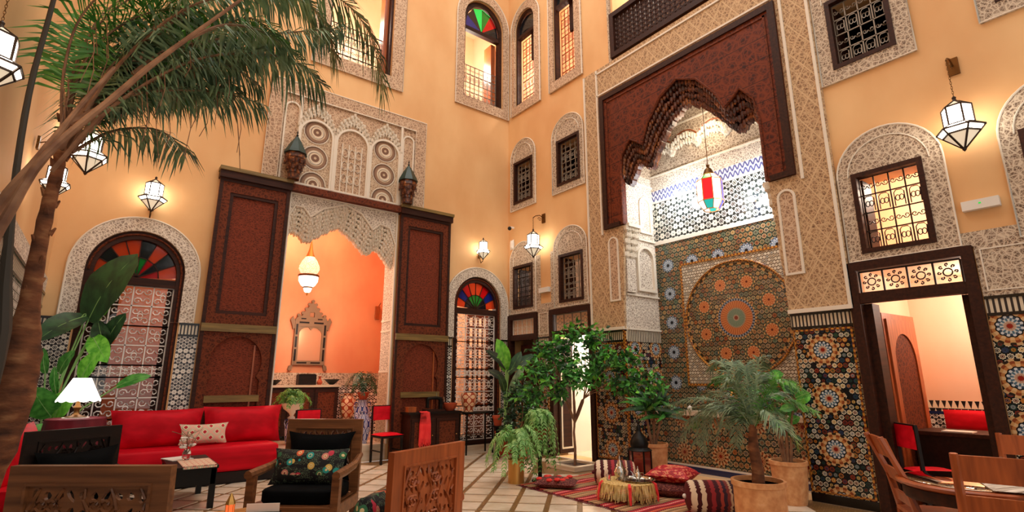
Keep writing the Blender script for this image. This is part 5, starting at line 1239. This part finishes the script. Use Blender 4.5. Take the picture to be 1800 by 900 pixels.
MB().lathe([(.14, 0), (.15, .01), (.14, .03)], n=6).build('base', M['black_metal'], t)
MB().lathe([(.15, .33), (.10, .36), (.11, .40), (.085, .46), (.03, .52), (.025, .54), (.03, .56), (.012, .60), (.02, .62), (.001, .66)], n=12).build('dome', M['black_metal'], t, True)
# ================= RIGHT TABLE GROUP =================
t = thing('round_table', 'round glass-topped wooden table at the lower right', 'table', (5.02, 1.17, 0))
MB().lathe([(.001, .68), (.40, .68), (.44, .70), (.45, .715), (.44, .725), (.42, .725), (.001, .725)], n=40).build('tabletop', M['wood_redbrown'], t, True)
MB().lathe([(.001, .726), (.395, .726), (.40, .73), (.395, .734), (.001, .734)], n=40).build('glass_top', mat('table_glass', col='#f4e2cc', rough=.03, metal=1.), t, True)
MB().lathe([(.40, .60), (.41, .62), (.41, .68), (.38, .68), (.38, .60)], n=40).build('apron', M['wood_dark'], t, True)
MB().lathe([(.24, 0), (.22, .04), (.06, .10), (.05, .3), (.08, .45), (.05, .6), (.2, .68)], n=18).build('pedestal', M['wood_dark'], t, True)
def slat_chair(label, loc, rz, w=.46, curve=.1, top=1.0):
    t = thing('slat_chair', label, 'chair', loc, R(rz), 'reddish slatted chairs'); m_ = M['wood_redbrown']
    for s in (-1, 1):
        MB().tube([(s*w/2, .03, 0), (s*w/2, -.02, .25), (s*w/2, -.03, .45), (s*w/2, .02, .7), (s*w/2, .04+curve, top)], [.02, .026, .03, .026, .022], 6).build('leg', m_, t, True)
        MB().bar((s*w/2, -.42, 0), (s*w/2, -.42, .44), .04).build('leg', m_, t)
    MB().box(-w/2, w/2, -.45, -.0, .43, .46).build('seat', m_, t)
    for z0, z1 in ((.84, .99), (.66, .76), (.50, .58)):
        f = lambda z: (.02+(z-.7)/.3*curve*.95 if z > .7 else -.03+(z-.45)*.2)
        b = MB()
        b.add([(x, f(z)+y, z) for z in (z0, z1) for x, y in ((-w/2, -.012), (w/2, -.012), (w/2, .012), (-w/2, .012))], [(0, 3, 2, 1), (4, 5, 6, 7), (0, 1, 5, 4), (1, 2, 6, 5), (2, 3, 7, 6), (3, 0, 4, 7)]); b.build('slat', m_, t)
    return t
slat_chair('reddish curved ladder-back chair left of the round table', (5.06, 1.62, 0), 32, .40, .10)
slat_chair('reddish broad-backed chair with its back to the camera in front of the round table', (4.30, .80, 0), 104, .52, .02, 1.0)
slat_chair('reddish chair on the far side of the round table, before the tiled wall', (5.95, .90, 0), -80, .5, .03)
t = thing('silver_centrepiece', 'ornate silver sugar bowl with a bird lid on the round table', 'bowl', (5.20, 1.02, .735))
MB().lathe([(.05, 0), (.03, .015), (.09, .04), (.12, .06), (.10, .06), (.03, .03)], n=14).build('dish', M['silver'], t, True)
MB().tube([(.0, 0, .04), (.0, 0, .10), (.03, 0, .13), (.0, 0, .15), (-.04, 0, .14)], [.02, .025, .018, .012, .005], 7).build('bird_handle', M['silver'], t, True)
put(MB().pillow((0, 0, 0), .36, .26, .008, None, 6, 0).build('placemat', M['stucco_fine'], None), (4.86, .93, .74), 'woven pale place mat on the round table', 'placemat', rz=.4)
# side room furniture
t = thing('counter', 'dark wooden counter inside the side room', 'counter', (8.0, 1.30, 0)); MB().box(-.30, .30, -1.05, .95, 0, .80).build('body', M['wood_espresso'], t); MB().box(-.32, .32, -1.07, .97, .80, .84).build('top', M['wood_dark'], t)
put(MB().pillow((0, 0, 0), .58, .26, .08, Matrix.Rotation(PI/2, 3, 'X'), 8, .0).build('back_cushion', M['red_leather'], None, True), (9.05, 1.98, .90), 'red leather bench back against the far wall of the side room', 'cushion', rz=PI/2)
put(MB().box(-.1, .1, -.14, .14, 0, .012).build('papers', M['paper'], None), (7.85, 1.86, .842), 'sheaf of white papers on the dark counter', 'paper')
put(MB().box(-.1, .1, -.22, .22, 0, .02).build('open_book', M['paper'], None), (7.85, 1.35, .842), 'open white book on the dark counter', 'book')
red_chair('red upholstered dining chair half hidden behind the side room door frame', (7.23, 2.0, 0), 45)
# ================= PLANTS =================
def smooth(P, n):
    P = [Vector(p) for p in P]; out = []
    for i in range(n):
        t = i/(n-1)*(len(P)-1); k = min(int(t), len(P)-2); f_ = t-k
        p0 = P[max(k-1, 0)]; p1 = P[k]; p2 = P[k+1]; p3 = P[min(k+2, len(P)-1)]
        out.append(.5*((2*p1)+(-p0+p2)*f_+(2*p0-5*p1+4*p2-p3)*f_*f_+(-p0+3*p1-3*p2+p3)*f_**3))
    return out
def frond(parent, P, L, n, w, droop, mt, rnd, r0=.012, start=.15, name='frond', stem=None, fwd=.7):
    S = smooth(P, n+1); b = MB(); vs = []
    for i in range(int(start*n), n+1):
        t = i/n; tan = (S[min(i+1, n)]-S[max(i-1, 0)]).normalized(); side = tan.cross(Vector((0, 0, 1)))
        if side.length < .1: side = Vector((1, 0, 0))
        side.normalize(); up = side.cross(tan)
        for sg in (-1, 1):
            l = L*(.45+.55*math.sin(PI*min(1, (t-start)/(1-start)*.75+.2)))*rnd.uniform(.75, 1.15)
            d = (side*sg*rnd.uniform(.6, 1.)+tan*fwd*rnd.uniform(.6, 1.3)+up*rnd.uniform(-.1, .5)+Vector((0, 0, -droop*.4))).normalized()
            p0 = S[i]; p1 = p0+d*l*.5+Vector((0, 0, -droop*l*.10)); p2 = p0+d*l*.9+Vector((0, 0, -droop*l*.55))
            q = d.cross(up).normalized()*w/2 if d.cross(up).length > .01 else side*w/2
            b.add([tuple(p0-q*.5), tuple(p0+q*.5), tuple(p1+q), tuple(p1-q), tuple(p2)], [(0, 1, 2, 3), (3, 2, 4)])
    if not stem: b.tube([tuple(p) for p in S[::2]], [r0*(1-.75*i/(len(S[::2]))) for i in range(len(S[::2]))], 4)
    o = b.build(name, mt, parent, recalc=False)
    if stem: MB().tube([tuple(p) for p in S[::3]], [r0*(1-.75*i/(len(S[::3]))) for i in range(len(S[::3]))], 5).build('rachis', stem, o, True)
    return o
def blade(parent, a, b_, w, mt, root=None, bend=.12, name='leaf', nrm=(-.35, -.85, .4), seg=8, pr=.011, fold=.18):
    a, b_ = Vector(a), Vector(b_); d = b_-a; nn = Vector(nrm); side = d.cross(nn).normalized(); nn = side.cross(d).normalized(); L = d.length; b = MB(); vs = []; fs = []
    for i in range(seg+1):
        t = i/seg; c = a+d*t+nn*(bend*L*math.sin(PI*t)*.6)+Vector((0, 0, -bend*L*t*t*.5)); ww = w/2*(math.sin(PI*(t*.86+.10))**.8 if t < 1 else .02)
        wav = .02*math.sin(i*2.1)*w
        vs += [tuple(c-side*ww+nn*(fold*ww+wav)), tuple(c), tuple(c+side*ww+nn*(fold*ww-wav))]
    for i in range(seg):
        for k in (0, 1): fs.append((i*3+k, i*3+k+1, i*3+3+k+1, i*3+3+k))
    b.add(vs, fs); o = b.build(name, mt, parent, False, recalc=False)
    for p in o.data.polygons: p.use_smooth = True
    MB().tube([vs[i*3+1] for i in range(0, seg+1, 2)], [.007, .006, .004, .003, .002][:len(range(0, seg+1, 2))], 4).build('midrib', M['stem_green'], o)
    if root is not None:
        R0 = Vector(root); mid = (R0+a)/2+Vector(((a.x-R0.x)*-.15, 0, .08)); MB().tube([tuple(p) for p in smooth([R0, mid, a, a+d*.12], 8)], [pr*1.2, pr*1.1, pr, pr, pr*.9, pr*.8, pr*.7, pr*.6], 6).build('petiole', M['stem_green'], parent, True)
    return o
def potpart(parent, r, h, mt, c=(0, 0, 0), taper=.78, lip=True):
    MB().lathe([(r*taper, 0), (r*(taper+.12), h*.35), (r*.97, h*.8), (r*.98, h*.90)]+([(r*1.04, h*.91), (r*1.04, h)] if lip else [(r, h)])+[(r*.92, h), (r*.90, h*.92)], c, 28).build('pot', mt, parent, True)
    MB().lathe([(.001, h*.92), (r*.91, h*.92)], c, 20).build('soil', M['soil'], parent)
def cloud(parent, centres, n, lw, mt, rnd, name='foliage'):
    b = MB()
    for k in range(n):
        c, rr = centres[rnd.randrange(len(centres))]; v = Vector((rnd.gauss(0, 1), rnd.gauss(0, 1), rnd.gauss(0, 1))); v = v.normalized()*rr*rnd.random()**.5
        p = Vector(c)+v; d = Vector((rnd.uniform(-1, 1), rnd.uniform(-1, 1), rnd.uniform(-.9, .5))).normalized(); s = d.cross(Vector((rnd.uniform(-1, 1), rnd.uniform(-1, 1), rnd.uniform(-1, 1)))).normalized(); l = lw*rnd.uniform(.7, 1.3); u = s.cross(d)*l*.12
        b.add([tuple(p), tuple(p+d*l*.45+s*l*.28+u), tuple(p+d*l), tuple(p+d*l*.45-s*l*.28+u), tuple(p+d*l*.45-u*.3)], [(0, 1, 4), (1, 2, 4), (2, 3, 4), (3, 0, 4)])
    o = b.build(name, mt, parent, recalc=False); o['kind'] = 'stuff'; return o
rn = random.Random(11)
# --- the tall palm at the left ---
T = thing('palm_tree', 'tall palm with several rough leaning stems at the left, fronds spreading over the court', 'palm', (0, 0, 0))
def trunk(P, rs, mt, nm='trunk', n=26, rough=.12, sides=10):
    S = smooth(P, n); k = len(rs); rr = []
    for i in range(n):
        t = i/(n-1)*(k-1); q = min(int(t), k-2); rr.append((rs[q]+(rs[q+1]-rs[q])*(t-q))*(1+rough*(1 if i % 2 else -.4)*rn.random()))
    return MB().tube([tuple(p) for p in S], rr, sides).build(nm, mt, T, True)
o = trunk([(-.60, 4.40, 0), (-.56, 4.4, .5), (-.46, 4.4, 1.0), (-.41, 4.4, 1.33), (-.41, 4.4, 1.6), (-.42, 4.4, 1.88), (-.43, 4.4, 2.2), (-.43, 4.4, 2.51), (-.42, 4.4, 2.80), (-.43, 4.4, 2.95), (-.43, 4.4, 3.05)], [.15, .12, .105, .10, .055, .040, .036, .033, .030], M['bark'], n=44)
b = MB()
for k in range(26):   # broken leaf bases along the trunk
    z = 1.5+k*.065; a = k*2.4; r_ = .042; b.tube([(-.425+r_*math.cos(a)*.7, 4.4+r_*math.sin(a)*.7, z), (-.425+r_*1.35*math.cos(a), 4.4+r_*1.35*math.sin(a), z+.05)], [.018, .006], 5)
b.build('leaf_base', M['bark'], T)['kind'] = 'stuff'
trunk([(-.72, 3.75, .0), (-.70, 3.7, .9), (-.66, 3.65, 1.6), (-.56, 3.6, 1.98), (-.50, 3.6, 2.24), (-.43, 3.6, 2.54), (-.33, 3.6, 2.76), (-.17, 3.6, 3.04), (-.04, 3.6, 3.28), (.09, 3.6, 3.49), (.28, 3.6, 3.79), (.49, 3.6, 4.12)], [.06, .04, .026, .022, .019, .016, .013, .008], M['rachis'], 'leaning_stem', 30, .05, 8)
trunk([(-.70, 3.85, 0), (-.66, 3.8, 1.4), (-.57, 3.7, 2.23), (-.45, 3.7, 2.6), (-.37, 3.7, 2.82), (-.30, 3.7, 3.02), (-.2, 3.75, 3.3)], [.05, .035, .022, .018, .014, .010], M['rachis'], 'leaning_stem', 24, .05, 8)
trunk([(-.52, 4.0, 0), (-.49, 4.0, 1.0), (-.47, 4.0, 1.64), (-.51, 4.0, 2.05), (-.56, 4.0, 2.65), (-.58, 4.0, 3.16), (-.57, 4.0, 3.6), (-.56, 4.0, 4.1)], [.05, .045, .04, .018, .016, .014, .012], M['pole'], 'dead_stem', 24, .03, 8)
FR = [([(-0.43, 4.2, 2.71), (-0.19, 4.15, 3.22), (0.19, 4.1, 3.68), (0.60, 4.15, 3.95), (0.93, 4.2, 4.02), (1.14, 4.2, 3.92)], .38, 70),
      ([(-0.39, 4.4, 2.95), (-0.16, 4.4, 3.79), (0.21, 4.4, 4.35), (0.72, 4.4, 4.83), (1.26, 4.4, 4.97), (1.62, 4.4, 4.72), (1.78, 4.4, 4.20)], .42, 90),
      ([(-0.44, 4.4, 2.86), (-0.43, 4.5, 3.41), (-0.34, 4.6, 3.85), (-0.15, 4.7, 4.23), (0.11, 4.8, 4.56)], .40, 60),
      ([(-0.41, 4.3, 2.9), (-0.36, 4.5, 3.4), (-0.24, 4.7, 3.8), (-0.02, 4.9, 4.1)], .30, 50),
      ([(-0.40, 4.3, 2.83), (-0.22, 4.3, 3.3), (0.0, 4.3, 3.62), (0.25, 4.3, 3.82), (0.48, 4.3, 3.86), (0.7, 4.3, 3.76)], .30, 50),
      ([(-0.1, 4.4, 3.9), (0.30, 4.45, 4.5), (0.60, 4.5, 4.78), (0.94, 4.5, 4.89), (1.21, 4.5, 4.72), (1.34, 4.5, 4.41)], .36, 60),
      ([(-0.32, 4.4, 3.06), (-0.04, 4.4, 3.69), (0.36, 4.4, 4.11), (0.69, 4.4, 4.30), (1.05, 4.4, 4.50), (1.34, 4.4, 4.66)], .36, 70),
      ([(-0.42, 4.3, 2.9), (-0.2, 4.1, 3.5), (0.1, 3.9, 3.95), (.45, 3.8, 4.2), (.8, 3.7, 4.35)], .36, 60),
      ([(-0.42, 4.4, 3.0), (-0.3, 4.6, 3.7), (0.0, 4.9, 4.3), (.35, 5.1, 4.75), (.8, 5.3, 5.0)], .40, 64),
      ([(-0.42, 4.4, 3.0), (-0.40, 4.9, 3.6), (-.3, 5.3, 4.1), (-.1, 5.7, 4.4), (.2, 5.9, 4.5)], .38, 56),
      ([(.15, 3.65, 3.6), (.35, 3.75, 3.85), (.6, 3.9, 4.0), (.85, 4.0, 3.98)], .32, 44)]
for k in range(24):
    x0 = rn.uniform(-.45, -.05); z0 = 2.95+(x0+.45)*1.6; a = rn.uniform(.55, 1.45); l = rn.uniform(.7, 1.3); y0 = 4.3+rn.uniform(-.2, .5)
    FR.append(([(x0, y0, z0), (x0+l*.35*math.cos(a), y0+.1, z0+l*.45*math.sin(a)+.1), (x0+l*.75*math.cos(a)+.05, y0+rn.uniform(-.2, .4), z0+l*.8*math.sin(a)+.1), (x0+l*math.cos(a)+.12, y0+rn.uniform(-.2, .5), z0+l*math.sin(a)*.95)], .34, 44))
for k, (P, L, n) in enumerate(FR):
    frond(T, P, L, int(n*1.35), .020, 1.1 if k not in (2, 3) else .5, M['palm_fresh'] if k in (2, 3, 9, 13, 17, 21) else M['palm_green'], rn, .014, .30 if k < 9 else .15, stem=M['rachis'])
for P in ([(-.43, 4.4, 3.0), (-.45, 4.45, 3.5), (-.40, 4.5, 3.9), (-.2, 4.5, 4.3), (.1, 4.5, 4.5)], [(-.43, 4.4, 3.0), (-.48, 4.3, 3.4), (-.45, 4.2, 3.8), (-.30, 4.2, 4.15), (-.05, 4.2, 4.3)], [(-.42, 4.4, 3.0), (-.40, 4.4, 3.6), (-.22, 4.4, 4.0), (.05, 4.4, 4.25), (.3, 4.4, 4.3)], [(-.42, 4.4, 3.0), (-.44, 4.6, 3.8), (-.36, 4.8, 4.3), (-.15, 4.9, 4.7)]):
    frond(T, P, .34, 70, .020, .8, M['palm_fresh'], rn, .012, .2, stem=M['rachis'])
b = MB()
for k in range(34):   # dry hanging threads
    x = rn.uniform(-.45, .6); z = rn.uniform(3.2, 3.9); y = 4.1+rn.uniform(-.2, .3); b.tube([(x, y, z), (x+.02, y, z-.12), (x+rn.uniform(-.02, .07), y, z-rn.uniform(.2, .35))], .003, 3)
b.build('dry_fibre', M['rachis'], T)['kind'] = 'stuff'
MB().lathe([(.30, 0), (.32, .03), (.25, .06), (.001, .07)], (-.50, 4.1, 0), 16, sc=(.75, 1.4)).build('soil', M['soil'], T)
# --- bird of paradise, left corner ---
T = thing('bird_of_paradise', 'big-leaved bird of paradise plant in the left corner behind the lit lamp', 'plant', (0, 0, 0)); rt = (-.50, 8.93, .36)
potpart(T, .17, .36, M['terracotta'], (-.50, 8.93, 0))
BL = [((-0.24, 8.70, 2.16), (0.16, 8.50, 3.15), 0.50, 'leaf_dark'), ((-0.27, 8.7, 2.22), (-0.69, 8.45, 1.90), 0.34, 'leaf_dark'), ((-0.02, 8.75, 1.84), (0.14, 8.63, 2.32), 0.22, 'leaf_dark'), ((-0.02, 8.75, 1.84), (-0.14, 8.63, 2.2), 0.22, 'leaf_dark'),
      ((-0.17, 8.7, 1.97), (0.03, 8.5, 1.66), 0.25, 'leaf_bright'), ((-0.20, 8.6, 1.42), (-0.06, 8.45, 1.80), 0.22, 'leaf_bright'), ((0.17, 8.6, 1.33), (0.52, 8.5, 1.50), 0.15, 'leaf_mid'), ((-0.42, 8.6, .99), (-0.64, 8.4, 1.38), 0.36, 'leaf_mid'), ((-0.40, 8.6, .96), (-0.22, 8.4, 1.33), 0.30, 'leaf_bright'),
      ((-0.55, 8.6, 1.50), (-0.60, 8.5, 1.82), 0.13, 'leaf_mid'), ((-0.41, 8.6, 1.25), (-0.47, 8.5, 1.61), 0.10, 'leaf_mid'), ((-0.10, 8.7, 2.25), (0.08, 8.55, 2.80), 0.16, 'leaf_bright'), ((-.35, 8.5, .8), (-.62, 8.3, .85), .2, 'leaf_mid'), ((-.42, 8.6, 1.5), (-.30, 8.4, 1.8), .16, 'leaf_mid')]
for a, b_, w, m_ in BL: a = (a[0]*1.035, a[1]+.3, 1.45+(a[2]-1.45)*1.035); b_ = (b_[0]*1.035, b_[1]+.3, 1.45+(b_[2]-1.45)*1.035); blade(T, a, b_, w, M[m_], rt, .14)
# --- bird of paradise by the right arch ---
T = thing('bird_of_paradise', 'upright large-leaved plant with pale stems beside the right arched window', 'plant', (0, 0, 0)); rt = (6.42, 8.62, .42)
potpart(T, .19, .42, M['terracotta_red'], (6.42, 8.62, 0))
for a, b_, w, m_ in [((6.43, 8.60, 1.58), (6.12, 8.48, 2.24), .32, 'leaf_bright'), ((6.44, 8.60, 1.62), (5.84, 8.48, 2.01), .18, 'leaf_darkest'), ((6.42, 8.60, 1.35), (5.90, 8.48, 1.62), .18, 'leaf_darkest'), ((6.48, 8.60, 1.54), (7.0, 8.38, 1.95), .20, 'leaf_dark'), ((6.52, 8.60, 1.15), (6.75, 8.40, 1.75), .16, 'palm_grey'), ((6.40, 8.60, 1.15), (6.10, 8.40, 1.54), .18, 'leaf_dark'), ((6.5, 8.6, 1.5), (6.75, 8.5, 2.0), .2, 'leaf_dark')]: blade(T, a, b_, w, M[m_], rt, .12, pr=.018)
# shrub with small leaves in front of it
T = thing('potted_shrub', 'dark green small-leaved shrub in a red pot between the iron table and the citrus tree', 'plant', (6.28, 7.95, 0))
potpart(T, .17, .34, M['terracotta_red'])
for q in ((.1, 0, .9), (-.12, .05, .8), (0, -.1, 1.0)): MB().tube([(0, 0, .3), (q[0]*.5, q[1]*.5, .6), q], [.014, .01, .006], 5).build('stem', M['rachis'], T)
cloud(T, [((0, 0, .95), .28), ((.2, -.05, .8), .2), ((-.25, 0, .75), .22), ((.05, 0, 1.25), .18), ((-.15, 0, 1.1), .2), ((-.3, .0, .5), .15)], 520, .10, M['leaf_dark'], rn)
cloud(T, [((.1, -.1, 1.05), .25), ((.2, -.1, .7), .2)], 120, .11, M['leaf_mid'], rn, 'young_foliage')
T = thing('flower_pot', 'small orange-red clay pot on a stand below the right arched window', 'pot', (6.02, 8.30, 0), 0, 'little clay pots'); MB().bar((0, 0, 0), (0, 0, .55), .05).box(-.12, .12, -.12, .12, .55, .57).build('stand', M['black_metal'], T); MB().lathe([(.07, .57), (.09, .70), (.10, .70), (.10, .75), (.08, .75)], n=16).build('pot', M['terracotta_red'], T, True)
# --- citrus tree ---
T = thing('citrus_tree', 'slender citrus tree with glossy leaves growing from the square kerb', 'tree', (6.42, 6.66, 0))
MB().tube([(0, 0, .02), (.01, 0, .3), (-.01, 0, .55), (.02, 0, .75)], [.026, .022, .02, .018], 8).build('trunk', M['rachis'], T, True)
tips = []
for dx, dz in ((-.68, 1.55), (-.45, 1.95), (-.2, 2.05), (.1, 2.25), (.35, 2.15), (.55, 1.85), (.85, 1.75), (.75, 1.4), (.35, 1.5), (-.1, 1.55), (-.75, 1.25), (-.35, 1.30), (1.1, 1.35)):
    # spread mostly across the view, some depth
    dx *= 1.15; tx, ty = min(dx*.72, .24), -dx*.69+rn.uniform(-.2, .2); ty -= max(0, dx*.72-.24)*1.04; tips.append((tx, ty, dz))
    MB().tube([tuple(p) for p in smooth([(.02, 0, .70), (.02+.12*(1 if dx > .25 else -1 if dx < -.25 else 0), -.12*(1 if dx > .25 else -1 if dx < -.25 else 0), 1.12), (tx*.6, ty*.6, 1.12+(dz-1.12)*.75), (tx, ty, dz)], 8)], [.015, .014, .012, .009, .007, .006, .004, .003], 5).build('branch', M['rachis'], T, True)
cl = [(t_, .24) for t_ in tips]+[((t_[0]*.75, t_[1]*.75, t_[2]-.08), .16) for t_ in tips]
cloud(T, cl+[((rn.uniform(-.3, .2), rn.uniform(-.5, .5), rn.uniform(1.35, 2.1)), .16) for q in range(8)], 1250, .115, M['leaf_mid'], rn); cloud(T, cl, 600, .11, M['leaf_dark'], rn, 'dark_foliage'); cloud(T, cl[:13], 170, .11, M['leaf_bright'], rn, 'young_foliage')  # same leaf clusters in mid, dark and bright tones
# --- ferns ---
def fern(parent, c, n, L, H, mt, drop=.6, w=.014, seg=16, ln=.07):
    for k in range(n):
        a = 2*PI*k/n+rn.uniform(-.2, .2); l = L*rn.uniform(.7, 1.1); h = H*rn.uniform(.6, 1.2); x, y = math.cos(a), math.sin(a)
        frond(parent, [c, (c[0]+x*l*.35, c[1]+y*l*.35, c[2]+h), (c[0]+x*l*.75, c[1]+y*l*.75, c[2]+h*.8), (c[0]+x*l, c[1]+y*l, c[2]+h*.8-drop*rn.uniform(.5, 1.1))], ln, seg, w, .6, mt, rn, .005, .1, fwd=.4)
T = thing('potted_fern', 'arching fern in a hammered brass planter on the tiled floor', 'plant', (4.84, 6.22, 0))
MB().lathe([(.115, 0), (.115, .31), (.125, .32), (.11, .32), (.10, .28)], n=24).build('planter', M['brass'], T, True); MB().lathe([(.001, .28), (.105, .28)], n=16).build('soil', M['soil'], T)
fern(T, (0, 0, .30), 26, .44, .40, M['fern_green'], .35, .020, 26, .09)
T = thing('potted_fern', 'trailing fern hanging from a tall dark stand beside the brass planter', 'plant', (5.18, 6.10, 0))
MB().lathe([(.12, 0), (.12, .02), (.03, .05), (.03, .52), (.11, .55), (.11, .57)], n=14).build('stand', M['black_metal'], T, True); MB().lathe([(.08, .57), (.11, .72), (.10, .72)], n=16).build('pot', M['terracotta_red'], T, True)
fern(T, (0, 0, .70), 20, .28, .22, M['fern_green'], .75, .022, 30, .08); fern(T, (0, 0, .70), 8, .18, .2, M['palm_fresh'], .85, .018, 22, .08)
T = thing('urn_fern', 'small fern in a white urn at the left of the salon', 'plant', (2.80, 10.15, .742))
MB().lathe([(.07, 0), (.03, .04), (.05, .08), (.15, .16), (.19, .24), (.20, .25), (.17, .25), (.14, .2)], n=20).build('urn', M['ceramic_white'], T, True); fern(T, (0, 0, .20), 18, .32, .26, M['palm_fresh'], .14, .02, 14, .10)
T = thing('jar_palm', 'small palm in a red pot above the blue jar behind the salon step', 'plant', (4.13, 10.2, 1.022))
MB().lathe([(.07, 0), (.11, .12), (.12, .14), (.10, .14)], n=18).build('pot', M['terracotta_red'], T, True); fern(T, (0, 0, .12), 14, .36, .34, M['leaf_dark'], .2, .02, 14, .12)
# --- potted plants of the niche ---
T = thing('potted_palm', 'bushy dark green palm in a terracotta pot at the left end of the niche', 'plant', (6.72, 5.28, 0)); potpart(T, .21, .49, M['terracotta'])
for dx, dz in ((-.1, .95), (.05, 1.0), (.16, .85)):
    MB().tube([(dx*.3, 0, .45), (dx, -dx*.3, dz)], [.022, .016], 6).build('stem', M['rachis'], T, True)
    for k in range(17):
        a = 2.4*k; el = rn.uniform(.1, 1.2); l = rn.uniform(.40, .56); d = (math.cos(a)*math.cos(el), math.sin(a)*math.cos(el), math.sin(el)); p = (dx, -dx*.3, dz)
        blade(T, p, (p[0]+d[0]*l, p[1]+d[1]*l, p[2]+d[2]*l-.05), .06, M['leaf_dark' if k % 3 else 'leaf_mid'], None, .3, seg=5)
T = thing('potted_tree', 'leafy rubber plant with bare stems in a terracotta pot beside the right pilaster', 'plant', (6.68, 3.27, 0)); potpart(T, .205, .48, M['terracotta'])
for k, (dx, dy, dz) in enumerate(((0, .22, 1.28), (.05, .0, 1.42), (0, -.18, 1.3), (0, .12, 1.5), (.0, -.05, 1.05))):
    MB().tube([(0, dy*.2, .45), (dx*.5, dy*.5, .9), (dx, dy, dz)], [.018, .014, .009], 6).build('stem', M['rachis'], T, True)
    for q in range(10):
        a = 2.4*q+k; el = rn.uniform(-.3, .9); l = rn.uniform(.14, .2); z = dz-rn.uniform(0, .3)
        blade(T, (dx, dy, z), (dx+math.cos(a)*math.cos(el)*l*1.2, dy+math.sin(a)*math.cos(el)*l*1.2, z+math.sin(el)*l), .11, M[('leaf_mid', 'leaf_bright', 'leaf_dark')[q % 3]], None, .1, seg=4)
T = thing('date_palm', 'feathery grey-green dwarf palm in the big terracotta pot at lower right', 'palm', (5.10, 2.80, 0)); potpart(T, .235, .50, M['terracotta'], taper=.86)
MB().tube([(0, 0, .42), (.01, .0, .6), (-.01, .01, .8), (0, 0, 1.0)], [.06, .055, .05, .03], 10).build('trunk', M['bark'], T, True)
E_ = [(.95, -.15, 1.0), (.70, .12, 1.0), (.80, .3, .9), (.30, .75, .3), (.05, .68, .1), (-.50, .50, -.2), (-.38, .0, -.4), (.28, -.25, -.5), (.62, -.4, .2), (-.1, .78, .4), (.5, .55, .5), (-.3, .3, .6), (.6, .0, -.5), (1.0, .05, .4), (.15, .5, -.5), (-.55, .2, .3), (.75, -.25, -.2), (.5, -.1, .8), (.9, .2, -.2), (.2, .2, .9), (-.35, -.2, .3), (.0, .55, .8), (.35, .75, -.2), (.4, -.35, .9), (.8, -.35, .6)]
for k, (dy, dz, dx) in enumerate(E_):
    dz *= .72; h = max(dz, 0)*.5+.24
    frond(T, [(0, 0, .95), (dx*.15, dy*.35, .95+h*.8), (dx*.3, dy*.7, .95+(h+max(dz, 0))*.62), (dx*.4, dy, 1.0+dz)], .20, 62, .012, .5, M['palm_grey'] if k % 5 else M['palm_fresh'], rn, .006, .12)
